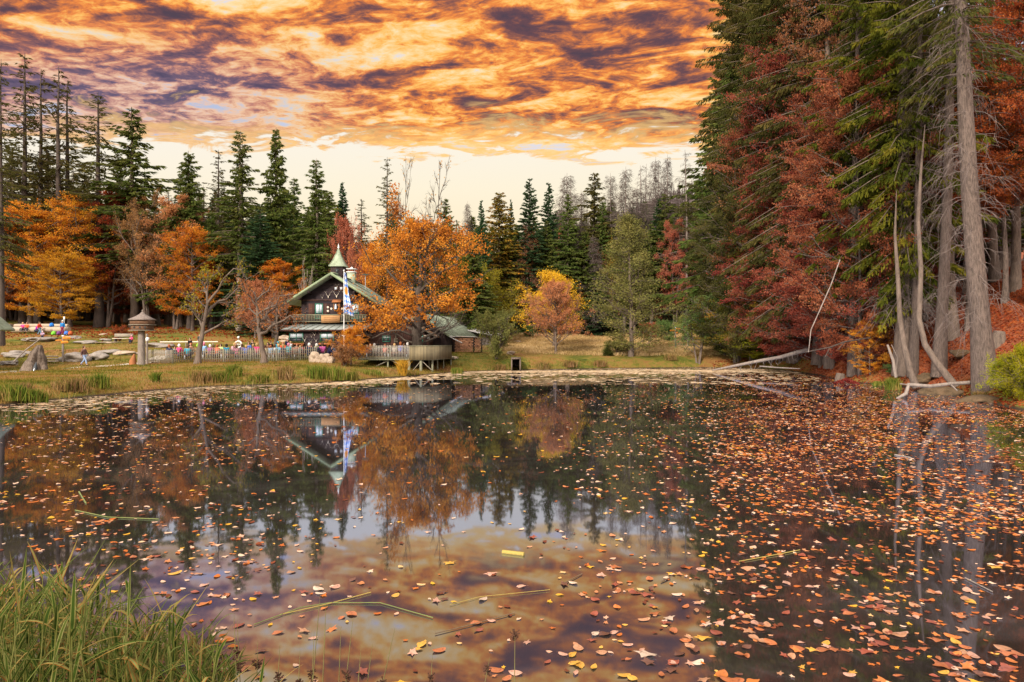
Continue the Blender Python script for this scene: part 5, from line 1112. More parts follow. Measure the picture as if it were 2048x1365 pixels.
# ---------------------------------------------------------------- people
SKIN = mat('skin', (.52, .30, .21), rough=.6, var=0); CLOTH = mat('cloth', (1, 1, 1), var=.12, scale=8, objcol=True); HAIRM = mat('hair', (1, 1, 1), var=.2, scale=20, objcol=True)
def skinned(name, verts, edges, rads, m, parent, root=0, sub=1):
    me = bpy.data.meshes.new(name); me.from_pydata(verts, edges, []); o = bpy.data.objects.new(name, me); COL.objects.link(o)
    sk = o.modifiers.new('s', 'SKIN'); sk.use_smooth_shade = True
    for i, r in enumerate(rads): d = me.skin_vertices[0].data[i]; d.radius = (r, r) if not isinstance(r, tuple) else r
    me.skin_vertices[0].data[root].use_root = True
    if sub: o.modifiers.new('u', 'SUBSURF').levels = sub
    dg = bpy.context.evaluated_depsgraph_get(); dg.update(); m2 = bpy.data.meshes.new_from_object(o.evaluated_get(dg)); bpy.data.objects.remove(o); bpy.data.meshes.remove(me)
    m2.name = name; m2.materials.clear(); m2.materials.append(m); m2.polygons.foreach_set('use_smooth', np.ones(len(m2.polygons), bool))
    o = bpy.data.objects.new(name, m2); COL.objects.link(o); o.parent = parent; CH.setdefault(parent.session_uid, []).append(o); return o
def person_proto(pose, hood=False):
    root = thing('person', 'x', 'person')
    if pose == 'sit': pel, sp, chh, nk = (0, 0, .52), (0, .02, .72), (0, -.02, .93), (0, -.05, 1.05)
    elif pose == 'lean': pel, sp, chh, nk = (0, 0, .52), (0, -.10, .70), (0, -.24, .86), (0, -.34, .98)
    else: pel, sp, chh, nk = (0, 0, .95), (0, 0, 1.15), (0, -.01, 1.35), (0, 0, 1.49)
    hd = np.array(nk)+np.array([0, -.02, .13])
    if pose in ('sit', 'lean'): hip = .5; kn = [(-.13, -.40, .52), (.13, -.42, .52)]; an = [(-.13, -.38, .10), (.13, -.46, .10)]
    elif pose == 'walk': kn = [(-.09, -.22, .52), (.09, .05, .50)]; an = [(-.09, -.30, .12), (.09, .34, .16)]
    else: kn = [(-.10, -.02, .50), (.10, -.02, .50)]; an = [(-.11, .02, .09), (.11, .02, .09)]
    sh = [(-.18, chh[1], chh[2]+.07), (.18, chh[1], chh[2]+.07)]
    if pose in ('sit', 'lean'): el = [(-.25, chh[1]-.12, chh[2]-.17), (.25, chh[1]-.12, chh[2]-.17)]; wr = [(-.12, chh[1]-.34, chh[2]-.16), (.12, chh[1]-.33, chh[2]-.14)]
    elif pose == 'walk': el = [(-.24, .12, 1.16), (.24, -.10, 1.16)]; wr = [(-.23, .05, .93), (.22, -.30, 1.0)]
    else: el = [(-.25, .03, 1.16), (.25, .03, 1.16)]; wr = [(-.24, -.05, .92), (.24, -.05, .92)]
    V = [pel, sp, chh, nk, tuple(hd+[0, .01, -.02]), tuple(hd+[0, 0, .06]), tuple(hd+[0, .01, .14])]; E = [(0, 1), (1, 2), (2, 3), (3, 4), (4, 5), (5, 6)]; Rr = [.12, .10, .10, .052, .075, .095, .07]
    def add(p, par, r): V.append(tuple(p)); Rr.append(r); E.append((par, len(V)-1)); return len(V)-1
    add(hd+[0, -.115, .02], 5, .018)
    for i, sx in enumerate((-1, 1)):
        a = add(sh[i], 2, .06); b = add(el[i], a, .042); c = add(wr[i], b, .028); d = nrm(np.array(wr[i])-np.array(el[i])); hp = np.array(wr[i])+d*.07; h = add(hp, c, .034)
        side = nrm(np.cross(d, [0, 0, 1])+1e-6)
        for q, l in ((-.026, .062), (-.009, .075), (.009, .072), (.026, .058)):
            k = add(hp+d*.035+side*q, h, .010); k = add(hp+d*(.035+l*.6)+side*q*1.2+np.array([0, 0, -.008]), k, .009); add(hp+d*(.03+l)+side*q*1.2+np.array([0, 0, -.025]), k, .007)
        k = add(hp-d*.02-side*.035*sx+np.array([0, -.01, .01]), h, .011); add(hp+d*.03-side*.055*sx+np.array([0, -.015, 0]), k, .009)
        a = add((sx*.09, pel[1]-.01, pel[2]-.04), 0, .09); b = add(kn[i], a, .062); c = add(an[i], b, .042); add(np.array(an[i])+[0, -.14, -.05], c, .035)
    skinned('body', V, E, Rr, SKIN, root)
    o = MB()
    for sx in (-1, 1): o.lathe([(.001, -.014), (.012, -.006), (.012, .006), (.001, .014)], 6, (hd[0]+sx*.035, hd[1]-.088, hd[2]+.055))
    o.build('eyes', mat('dark eyes', (.02, .015, .012), var=0), root)
    V = [pel, sp, chh, tuple((np.array(chh)+np.array(nk))/2+[0, 0, .01])]; E = [(0, 1), (1, 2), (2, 3)]; Rr = [(.19, .15), (.18, .145), (.20, .155), (.095, .095)]
    for i in range(2): a = add(sh[i], 2, .095); b = add(el[i], a, .068); add(wr[i], b, .048)
    skinned('jacket', V, E, Rr, CLOTH, root)
    V = [(pel[0], pel[1], pel[2]-.02)]; E = []; Rr = [.145]
    for i, sx in enumerate((-1, 1)): a = add((sx*.09, pel[1]-.01, pel[2]-.06), 0, .11); b = add(kn[i], a, .08); add(np.array(an[i])+[0, 0, .02], b, .062)
    skinned('trousers', V, E, Rr, CLOTH, root)
    for i in range(2): MB().tube([np.array(an[i])+[0, .05, -.05], np.array(an[i])+[0, -.05, -.04], np.array(an[i])+[0, -.17, -.06]], [.05, .055, .035], 8).build('shoe', BARKD, root, smooth=True)
    prof = [(.06, -.09), (.095, -.05), (.112, .0), (.118, .05), (.112, .10), (.085, .155), (.045, .185), (.001, .195)]; mb = MB(); c = hd+np.array([0, .052, .012])
    mb.lathe(prof, 14, tuple(c)); mb.build('hair', HAIRM, root, smooth=True)
    return root
PP_ = {k: person_proto(k) for k in ('sit', 'lean', 'stand', 'walk')}; PUSED = set()
NAVY, PINK, TURQ, RED, ORG_, LIME, TEAL, PALE, PURP, BLUE, BLACK, BROWN, LBLUE, SALM, BEIG, GRYB, WHT = ((.015, .02, .07), (.75, .06, .22), (.02, .42, .58), (.62, .03, .06), (.75, .13, .05), (.35, .65, .06), (.01, .25, .38), (.70, .42, .45), (.35, .03, .25), (.05, .13, .55), (.012, .012, .016), (.18, .09, .05), (.25, .45, .70), (.72, .22, .18), (.45, .38, .32), (.22, .28, .38), (.7, .7, .7))
H_BR, H_BL, H_BK, H_RD, H_WH, H_PK = (.10, .05, .025), (.50, .32, .14), (.02, .015, .012), (.30, .09, .03), (.68, .66, .62), (.75, .25, .35)
def person(pose, px, D, py, label, jacket, hair, legs=(.03, .035, .06), rz=0.0, sc=1.0, z=None, group=None):
    src = PP_[pose]; o = src if pose not in PUSED else dup(src); PUSED.add(pose)
    X, Y = XY(px, D); full = {'sit': 1.38, 'lean': 1.29, 'stand': 1.80, 'walk': 1.80}[pose]
    g = gz(X, Y) if z is None else z
    if py is not None: sc = min(max((zpix(py, D)-g)/full, .62), 1.12)
    o.location = (X, Y, g); o.rotation_euler = (0, 0, rz); o.scale = (sc,)*3; o['label'] = label; o['category'] = 'person'
    if group: o['group'] = group
    for k in kids(o):
        n = k.name.split('.')[0]
        if n == 'jacket': k.color = (*(c*.8 for c in jacket), 1)
        if n == 'trousers': k.color = (*legs, 1)
        if n == 'hair': k.color = (*hair, 1)
PI = math.pi
crowd = [(338, 60, 689, 'sit', 'red-haired person in navy jacket, leftmost of the seated row behind the picket fence', NAVY, H_RD, PI), (350, 61, 693, 'sit', 'small child in turquoise jacket seated between the navy jacket and the bright pink one', TURQ, H_BR, 0),
 (358, 60, 688, 'sit', 'child in bright pink jacket with pale hat left of the first apple tree', PINK, H_WH, PI), (375, 60, 690, 'sit', 'person in turquoise jacket just left of the first apple trunk', TURQ, H_BR, PI), (382, 61, 686, 'sit', 'person with red hair and brown coat touching the first apple trunk', BROWN, H_RD, 0),
 (380, 65, 676, 'stand', 'dark-haired adult in black coat standing behind the first apple tree', BLACK, H_BK, .3), (399, 64, 681, 'sit', 'person in lime green jacket seen right behind the first apple trunk', LIME, H_BK, 0), (407, 60, 684, 'sit', 'person in light blue jacket with pink cap right of the first apple trunk', LBLUE, H_PK, PI),
 (420, 60, 689, 'sit', 'child in purple jacket with white hat', PURP, H_WH, PI), (427, 60.5, 690, 'sit', 'child in crimson jacket beside the purple one', RED, H_BR, PI), (434, 60, 689, 'sit', 'child in orange red jacket seated right of the crimson one', ORG_, H_RD, PI), (442, 61.5, 688, 'sit', 'child in pale lime top behind the teal jacket', (.45, .6, .25), H_BK, 0),
 (453, 60, 688, 'sit', 'person in teal jacket with black hair, seen from behind', TEAL, H_BK, PI), (463, 60.5, 682, 'lean', 'adult in pale pink coat bending over the table', PALE, H_BL, PI/2), (473, 60, 690, 'sit', 'child in rose coat leaning at the fence', (.65, .18, .33), H_BR, PI),
 (484, 60.5, 688, 'sit', 'person in dusty violet jacket under the white ring ornament', (.15, .12, .32), H_BR, PI), (492, 60, 690, 'sit', 'child in royal blue jacket next to the dusty violet one', BLUE, H_BL, PI), (497, 62, 684, 'sit', 'brown-haired person in blue anorak in the second row', (.10, .2, .6), H_BR, 0),
 (505, 62.5, 680, 'stand', 'person in black with a cap standing behind the second row', BLACK, H_BK, 0), (506, 60, 688, 'sit', 'person in black jacket left of the hot pink one', BLACK, H_BL, PI), (514, 60, 686, 'sit', 'child in hot pink jacket left of the second apple trunk', PINK, H_BL, PI),
 (530, 60, 690, 'sit', 'person in khaki jacket just right of the second apple trunk', (.30, .22, .10), H_BR, PI), (536, 61.5, 685, 'sit', 'person in dark brown coat behind the khaki jacket', BROWN, H_BK, 0), (542, 63, 683, 'stand', 'person in black coat standing by the slender small apple tree', BLACK, H_BK, .5),
 (541, 60, 690, 'sit', 'person in pale blue striped top facing the table', LBLUE, H_RD, PI), (549, 60.3, 689, 'sit', 'child in white jacket between pale blue and sky blue', WHT, H_BR, PI), (557, 60, 688, 'sit', 'child in sky blue jacket behind the fence', (.15, .5, .75), H_BL, PI),
 (556, 63.5, 683, 'sit', 'person in cyan hat right of the slender small apple tree', TURQ, TURQ, 0), (566, 62, 684, 'sit', 'red-haired person in orange anorak in the second row', ORG_, H_RD, 0), (566, 60, 689, 'sit', 'person in dark navy vest before the orange anorak', NAVY, H_BL, PI),
 (575, 63.6, 677, 'stand', 'tall person in dark blue coat and white hat standing by the left chalet window', NAVY, H_WH, 0), (577, 60, 686, 'sit', 'child in cyan jacket with pink bobble hat', (.1, .55, .65), H_PK, PI), (585, 60.4, 690, 'sit', 'person in salmon jacket right of the cyan one', SALM, H_BR, PI), (581, 63, 683, 'stand', 'child in white shirt beside the tall person in dark blue', WHT, H_BL, 0),
 (594, 61.5, 688, 'sit', 'person in rust coloured jacket under the left flower box', (.5, .12, .04), H_RD, 0), (600, 60, 691, 'sit', 'blond child in grey jacket near the notice boards', GRYB, H_BL, PI), (604, 60.6, 689, 'sit', 'person in deep red jacket under the notice boards', (.45, .04, .05), H_RD, PI),
 (618, 59.8, 686, 'sit', 'man in navy jacket with white cap above the pale boulder', NAVY, H_WH, PI*.8), (633, 59.8, 687, 'sit', 'person in dark striped jacket behind the boulders', (.05, .05, .10), H_WH, PI), (645, 60.5, 683, 'sit', 'person in magenta pink jacket behind the big navy man', (.6, .12, .35), H_BR, PI),
 (656, 59.2, 682, 'lean', 'large adult in navy coat leaning on the boulder by the flagpole shrub', NAVY, H_BR, PI/2), (665, 59.4, 688, 'sit', 'person in grey blue jeans jacket at the right end of the crowd', GRYB, H_BK, PI)]
for i, (px, D, py, pose, lb, j, h, rz) in enumerate(crowd):
    lb = lb if len(lb.split()) <= 16 else ' '.join(lb.split()[:16])
    person(pose, px, D, py, lb, j, h, rz=rz+.3*math.sin(i*2.3), group='crowd at the beer tables behind the picket fence')
tz = 1.29
deck = [(734, 60, 689, 'sit', 'person in navy jacket, leftmost on the wooden terrace', (.05, .07, .25), H_BR, PI), (741, 61, 687, 'sit', 'person in salmon top on the terrace beside the navy one', SALM, H_BR, 0), (749, 60, 687, 'sit', 'white-haired person in grey jacket on the terrace', BEIG, H_WH, PI), (756, 60.5, 687, 'sit', 'person in black and white jacket on the terrace', (.3, .3, .35), H_BK, PI),
        (770, 60, 688, 'sit', 'person in coral jacket on the terrace under the small window', (.7, .2, .15), H_RD, PI), (779, 60.5, 689, 'sit', 'person in dark navy jacket in the middle of the terrace', NAVY, H_BK, 0), (789, 60, 687, 'sit', 'person in beige coat under the horse collar', BEIG, H_BL, PI), (801, 60, 684, 'sit', 'tall person in violet blue jacket on the terrace', (.12, .14, .45), H_RD, PI),
        (808, 61, 687, 'sit', 'person in pink jacket right behind the violet blue one', (.55, .22, .28), H_BR, PI), (815, 60, 685, 'sit', 'white-haired person in dark jacket where the board railing begins', (.08, .08, .12), H_WH, PI)]
for px, D, py, pose, lb, j, h, rz in deck: person(pose, px, D, py, lb, j, h, rz=rz, z=tz, group='guests on the wooden terrace')
person('sit', 46, 78.2, 645, 'child in pink jacket sitting on the long pale log', (.8, .07, .3), H_BL, rz=0, z=gz(*XY(46, 78.2))+.15)
person('sit', 54.5, 78.2, 644.5, 'child in orange jacket sitting on the long pale log', (.85, .16, .05), H_BR, rz=.2, z=gz(*XY(54.5, 78.2))+.15)
person('lean', 72, 77.5, 648, 'child in magenta jacket climbing before the log', (.35, .03, .35), H_BR, rz=PI/2); person('walk', 79, 76.8, 644, 'child in red vest and blue sleeves running past the log', (.75, .06, .03), H_BR, legs=(.1, .2, .3), rz=PI/2)
person('stand', 125, 77.5, 641, 'hiker in bright blue jacket and maroon trousers beside the slim pole', (.02, .22, .58), H_WH, legs=(.20, .02, .06), rz=0)
person('sit', 85, 71, 669, 'child in pale lilac jacket on the flat mossy boulder', (.60, .42, .60), (.7, .6, .7), rz=.5, z=gz(*XY(85, 71))+.25)
person('walk', 168, 55, 692, 'walker in brown jacket and light blue jeans on the gravel path', (.14, .07, .06), H_BR, legs=(.25, .33, .50), rz=PI/2)
person('sit', 263, 69.8, 672, 'child in pink jacket sitting on the right end of the meadow bench', (.8, .06, .2), H_PK, rz=0)
person('stand', 399, 69, 668, 'dim person in dark coat standing by the low rail', (.05, .06, .05), H_BK, rz=0)
def tables():
    tb = thing('beer_table', 'x', 'table'); MB().box((0, 0, .76), (2.2, .5, .04)).build('tabletop', BROWNB, tb)
    for x in (-.8, .8): MB().box((x, 0, .37), (.05, .42, .74)).build('leg', METAL, tb)
    bn = thing('beer_bench', 'x', 'bench'); MB().box((0, 0, .46), (2.2, .26, .04)).build('seat', BROWNB, bn)
    for x in (-.8, .8): MB().box((x, 0, .22), (.05, .22, .44)).build('leg', METAL, bn)
    names = ['at the left fence end', 'right of the first apple tree', 'under the white ring ornament', 'at the second apple tree', 'before the chalet window', 'near the boulders']
    for i, px in enumerate((352, 425, 470, 520, 565, 608)):
        for j, (src, dy, nm) in enumerate(((tb, 60.9, 'orange brown beer table'), (bn, 60.0, 'orange brown beer bench'))):
            o = src if i == 0 else dup(src); X, Y = XY(px, dy); o.location = (X, Y, gz(X, Y)); o['label'] = nm+' '+names[i]; o['group'] = 'folding beer tables' if j == 0 else 'folding beer benches'
    for px in (752, 795):
        for src, dy, nm in ((tb, 60.9, 'beer table on the terrace'), (bn, 60.0, 'beer bench on the terrace')):
            o = dup(src); X, Y = XY(px, dy); o.location = (X, Y, tz); o['label'] = nm+(' left half' if px == 752 else ' near the oak trunk')
tables()
# ---------------------------------------------------------------- grass, sedges, litter
rg = np.random.default_rng(12)
def blades(mb, X, Y, Hh, Wd, r, lean=.35, base=None, K=3):
    n = len(X); Z = ground(X, Y) if base is None else base; az = rg.uniform(0, 6.28, n); L = Hh*rg.uniform(0, lean, n); dx, dy = np.cos(az)*L, np.sin(az)*L; a2 = rg.uniform(0, 6.28, n); wx, wy = np.cos(a2)*Wd/2, np.sin(a2)*Wd/2
    v = np.stack([np.stack([X-wx, Y-wy, Z-.03], 1), np.stack([X+wx, Y+wy, Z-.03], 1), np.stack([X+dx*.45+wx*.8, Y+dy*.45+wy*.8, Z+Hh*.6], 1), np.stack([X+dx, Y+dy, Z+Hh*(1-.12*lean)], 1), np.stack([X+dx*.45-wx*.8, Y+dy*.45-wy*.8, Z+Hh*.6], 1)], 1).reshape(-1, 3)
    b = np.arange(n)*5; f = np.stack([b, b+1, b+2, b+3, b+4], 1); mb.add(v, f, 0, r)
def sn(X, Y, a, b, p=0): return .5+.5*np.sin(X*a+np.sin(Y*b*1.3+p)*1.7+p)*np.sin(Y*b+np.sin(X*a*.8)*1.3)
G_MEAD = leafmat('meadow grass', [(.055, .075, .012), (.13, .135, .02), (.25, .18, .035), (.33, .18, .06), (.42, .28, .13)], clump=.55, cscale=.35, hue=0)
G_SEDG = leafmat('sedge blades', [(.04, .085, .012), (.11, .16, .02), (.24, .22, .04), (.34, .22, .08)], clump=.3, cscale=.6, hue=.02)
G_SEDB = leafmat('brown sedge blades', [(.08, .10, .02), (.20, .16, .04), (.34, .19, .08), (.42, .28, .13)], clump=.3, hue=.02)
G_STRW = leafmat('straw grass', [(.30, .22, .08), (.46, .31, .13), (.58, .41, .20), (.68, .52, .30)], clump=.4, cscale=.3, hue=0)
def keepland(X, Y, dmin=.15): d = shore_d(X, Y); return d > dmin, d
mb = MB(); n = 190000; Y = rg.uniform(27, 70, n); X = (rg.uniform(-60, 1500, n)-CX)*Y/F; k, d = keepland(X, Y); k &= ~((X > 23) & (Y < 70)); k &= rg.random(n) < .35+.65*sn(X, Y, .5, .7)
X, Y, d = X[k], Y[k], d[k]; edge = np.clip(1-d/2.2, 0, 1); hh = rg.uniform(.06, .16, len(X))*(1+1.6*edge*sn(X, Y, 1.3, 1.1, 2))
blades(mb, X, Y, hh, .035, np.clip(.55*rg.random(len(X))+.45*sn(X, Y, .35, .45, 1), 0, 1), .8)
tag(mb.build('meadow_grass', G_MEAD), 'short patchy green and straw grass covering the bank and the meadow', 'grass', kind='stuff')
mb = MB(); n = 90000; Y = rg.uniform(74, 112, n); X = (rg.uniform(960, 1560, n)-CX)*Y/F; k, d = keepland(X, Y); X, Y = X[k], Y[k]
blades(mb, X, Y, rg.uniform(.15, .42, len(X)), .05, rg.random(len(X)), .6); tag(mb.build('dry_grass', G_STRW), 'tall straw coloured dry grass on the far meadow behind the pond', 'grass', kind='stuff')
mb = MB(); n = 26000; px = rg.uniform(-40, 1560, n); Yc = rg.uniform(27, 76, n); X = (px-CX)*Yc/F; d = shore_d(X, Yc); k = (d > -.15) & (d < 1.3) & (rg.random(n) < sn(X, Yc, .9, 1.3)**1.5) & (X < 22); X, Y = X[k], Yc[k]
blades(mb, X, Y, rg.uniform(.2, .6, len(X)), .03, rg.random(len(X)), .5); tag(mb.build('bank_sedge', G_SEDB), 'ragged brown sedge fringe along the water edge', 'grass', kind='stuff')
# red leaf litter on the right slope and under the left beeches
mb = MB(); n = 90000; Y = rg.uniform(24, 72, n); X = rg.uniform(21, 60, n); px = 1024+X*F/Y; k, d = keepland(X, Y, 0); k &= px < 2300; X, Y = X[k], Y[k]; Z = ground(X, Y)+.03
A = rg.normal(size=(len(X), 3)); A[:, 2] *= .3; v, f = leafquads(np.stack([X, Y, Z], 1), A, rg.uniform(.10, .2, len(X)), .11, rg); mb.add(v, f, 0, rg.random(len(X)))
n = 24000; Y2 = rg.uniform(70, 96, n); X2 = (rg.uniform(-60, 620, n)-CX)*Y2/F; kk = rg.random(n) < np.clip((Y2-70)/22, .05, 1)*sn(X2, Y2, .4, .5); X2, Y2 = X2[kk], Y2[kk]; A = rg.normal(size=(len(X2), 3)); A[:, 2] *= .3
v, f = leafquads(np.stack([X2, Y2, ground(X2, Y2)+.05], 1), A, .22, .18, rg); mb.add(v, f, 0, rg.random(len(X2)))
tag(mb.build('leaf_litter', L_RED), 'rusty red fallen leaves covering the slope and wood floor', 'leaf litter', kind='stuff')
def sedge(px, D, w, h, label, m, n=420, lean=.55, name='sedge_tuft', off=0):
    X0, Y0 = XY(px, D); rr = rg.normal(0, .35, (n, 2))*w; X, Y = rr[:, 0], rr[:, 1]*.7; mb = MB()
    blades(mb, X, Y, rg.uniform(.55, 1.0, n)*h, .035, rg.random(n), lean, base=np.zeros(n)); o = mb.build(name, m); o.location = (X0, Y0, max(gz(X0, Y0), -.05)+off); return tag(o, label, 'sedge')
for i, (px, D, w, h, lb, m) in enumerate([(15, 30.5, 1.0, .9, 'dark green sedge tuft at the left edge of the bank', G_SEDG), (66, 31, .7, .8, 'rounded green sedge tuft second from the left', G_SEDG), (38, 31.5, .6, .7, 'brown sedge tuft between the two leftmost green ones', G_SEDB), (150, 34.5, .7, .85, 'brown sedge tuft below the gravel path', G_SEDB), (118, 34, .5, .6, 'pale brown low sedge tuft left of the bird house reflection', G_SEDB),
    (195, 36.3, .7, .95, 'green fan of sedge before the path end', G_SEDG), (312, 40.3, .3, .7, 'slim bright green reed tuft under the bird house', G_SEDG), (400, 42.3, .9, .9, 'broad brown sedge tuft below the first apple tree', G_SEDB), (440, 42.8, .7, .8, 'olive sedge tuft right of the broad brown one', G_SEDG), (468, 44.5, .6, .9, 'dark green sedge tuft leaning left between the apple trees', G_SEDG), (520, 43.8, .7, .6, 'low olive sedge tuft under the second apple tree', G_SEDG),
    (570, 45, .8, 1.1, 'tall brown sedge tuft right of the second apple tree', G_SEDB), (632, 46.5, .9, 1.1, 'large bright green sedge tuft, left one of the pair before the boulders', G_SEDG), (668, 47, 1.0, 1.15, 'large bright green sedge tuft, right one of the pair before the boulders', G_SEDG), (705, 47.8, .5, .8, 'small yellow green sedge tuft before the flagpole', G_SEDG), (805, 53.8, .35, 1.5, 'tall orange yellow iris reeds in front of the terrace stilts', leafmat('orange reeds', [(.30, .22, .03), (.55, .26, .03), (.62, .38, .06)])),
    (745, 51.5, .8, .5, 'low yellow green plants under the terrace', G_SEDG), (915, 58.5, .6, .7, 'bright green sedge on the bank right of the terrace', G_SEDG), (1000, 64.5, .8, .8, 'brown sedge left of the culvert', G_SEDB), (1085, 66.6, .8, .9, 'brown sedge tuft at the far water edge right of the culvert', G_SEDB), (1140, 68, .9, .8, 'straw sedge tuft on the far water edge below the pink tree', G_SEDB), (1200, 69.2, .8, .8, 'brown sedge left of the foot of the willow', G_SEDB),
    (1340, 72.4, .9, .7, 'straw sedge between the willow and the alder', G_SEDB), (1785, 39.2, .45, .9, 'fresh green grass tuft at the foot of the slender trunks', G_SEDG), (1960, 31.9, .4, .6, 'yellow grass tuft left of the juniper bush', G_SEDB), (1755, 42.8, .3, .4, 'small green grass tuft right of the leaf heap', G_SEDG)]): sedge(px, D, w, h, lb, m)
# ---------------------------------------------------------------- striped reed grass in the foreground
def blade_strip(P, Wd, side, mb, r):
    """P (B,K,3) centre lines; each blade: green half and pale half"""
    B, K, _ = P.shape; w = (Wd[:, None]*np.array([.55, 1, .95, .8, .5, .04])[None, :K])[..., None]; S = side[:, None]
    dr = np.cross(nrm(np.gradient(P, axis=1)), S); V = np.stack([P-S*w*.5, P-S*w*.30-dr*w*.06, P+S*w*.30-dr*w*.06, P+S*w*.5], 2).reshape(-1, 3)
    b, k, j = np.meshgrid(np.arange(B), np.arange(K-1), np.arange(3), indexing='ij'); i0 = (b*K+k)*4+j; f = np.stack([i0, i0+1, i0+5, i0+4], -1).reshape(-1, 4)
    rr = r[:, None, None]*np.ones((1, K-1, 1))+np.array([.38, 0, .38])[None, None]; mb.add(V, f, 0, np.clip(rr, 0, 1).ravel())
def reed_grass():
    g = np.random.default_rng(31); m = leafmat('striped reed grass', [(.022, .042, .009), (.052, .088, .014), (.15, .155, .035), (.30, .29, .11), (.32, .12, .025)], trans=.3, clump=.12, cscale=3, hue=0)
    mb = MB(); ms = MB(); ns = 430; px = g.uniform(-140, 475, ns); D = g.uniform(3.6, 6.0, ns); X = (px-CX)*D/F; base = ground(X, D); base = np.maximum(base, -.15)
    env = np.interp(px, [-140, 0, 60, 120, 200, 260, 330, 400, 440, 480], [1110, 1120, 1105, 1095, 1110, 1180, 1180, 1215, 1260, 1340]); top = env+g.exponential(75, ns); top = np.minimum(top, 1360)
    Hs = np.clip(H-(top-HY)*D/F-base, .15, 1.6); az = g.uniform(0, 6.28, ns); ln = g.uniform(0, .16, ns)*Hs
    u = np.linspace(0, 1, 5)[None, :, None]; T = np.stack([X, D, base], 1)[:, None]+np.stack([np.cos(az)*ln, np.sin(az)*ln, Hs*.86], 1)[:, None]*u; v, f = vtube(T, np.full((ns, 5), .0035), 4); ms.add(v, f, 0, .55)
    nl = 7; pi = np.repeat(np.arange(ns), nl); N = len(pi); uu = g.uniform(.25, 1.0, N); i = np.minimum((uu*4).astype(int), 3); fr = (uu*4-i)[:, None]; S = T[pi, i]*(1-fr)+T[pi, i+1]*fr
    a = g.uniform(0, 6.28, N); L = g.uniform(.18, .46, N)*np.clip(Hs[pi]+.3, .4, 1.1); e = g.uniform(.3, 2.0, N); d = nrm(np.stack([np.cos(a), np.sin(a), e], 1)); dr = g.uniform(.1, .75, N)*(g.random(N) < .75)
    w = np.linspace(0, 1, 6)[None, :, None]; P = S[:, None]+L[:, None, None]*(d[:, None]*w-UP*(dr[:, None, None])*w**2.2)
    side = nrm(np.cross(d, UP)); keep = g.random(N); r = np.where(keep < .28, .62, g.uniform(0, .30, N)); blade_strip(P, g.uniform(.008, .027, N), side, mb, r)
    o = mb.build('reed_grass', m); tag(o, 'striped green and straw reed grass filling the lower left corner', 'grass', kind='stuff'); ms.build('reed_grass_stems', m, o)
    # dry undergrowth at the foot
    mb = MB(); n = 5200; px = g.uniform(-120, 520, n); D = g.uniform(3.4, 5.3, n); X = (px-CX)*D/F; b = np.maximum(ground(X, D), 0); k = (shore_d(X, D) > -.6); X, D, b = X[k], D[k], b[k]
    blades(mb, X, D, g.uniform(.15, .5, len(X)), .012, g.random(len(X)), .9, base=b); tag(mb.build('dry_undergrowth', G_SEDB), 'tangle of dry stalks at the foot of the striped reed grass', 'grass', kind='stuff')
reed_grass()
def rushes():
    g = random.Random(6); SEED = mat('rush seed heads', (.07, .03, .015), var=.4, scale=30); STEM = mat('rush stem', (.14, .12, .04), var=.4, scale=10)
    L = [(640, 1195, 600, 4.3, .62), (652, 1208, 632, 4.2, .55), (706, 1238, 662, 4.4, .7), (682, 1255, 668, 4.5, .6), (628, 1265, 615, 4.5, .75), (600, 1300, 585, 4.3, .8), (560, 1290, 540, 4.4, .8), (515, 1285, 510, 4.6, .85), (468, 1230, 482, 4.4, .8), (474, 1240, 492, 4.5, .75), (790, 1258, 700, 4.3, .72), (722, 1300, 690, 4.2, .75), (745, 1290, 705, 4.6, .7), (865, 1310, 850, 4.7, .8), (1030, 1262, 1028, 5.0, .95), (980, 1315, 930, 4.7, .9), (430, 1305, 455, 4.4, .9)]
    nm = ['tallest', 'second tallest', 'bending right', 'slender middle', 'short upright', 'dark-headed', 'brown', 'lone short', 'left pale', 'left dark', 'long slanting', 'low slanting', 'faint thin', 'bent thin', 'stubby far right', 'broken low right', 'leftmost low']
    for i, (pt, yt, pb, D, hp) in enumerate(L):
        X, Y = XY(pb, D-.35); b = max(gz(X, Y), -.1); root = thing('rush', nm[i]+' brown rush stalk with seed head in the bottom foreground', 'rush', (X, Y, b)); top = Vector(((pt-CX)*D/F-X, .35, zpix(yt, D)-b))
        pts = [(top*q+Vector((0, 0, .03*math.sin(q*3)))) for q in (0, .3, .6, .85, 1)]; MB().tube(pts, [.0045, .004, .0035, .0025, .001], 5).build('stem', STEM, root, smooth=True)
        c = top*hp; mb = MB()
        for k in range(26):
            a = g.uniform(0, 6.28); l = g.uniform(.008, .035); q = c+Vector((g.gauss(0, .004), g.gauss(0, .004), g.uniform(-.03, .03))); e = q+Vector((math.cos(a)*l, math.sin(a)*l, g.uniform(-.005, .03))); mb.tube([q, e], [.0025, .005], 4)
        mb.build('seed_head', SEED, root)
rushes()
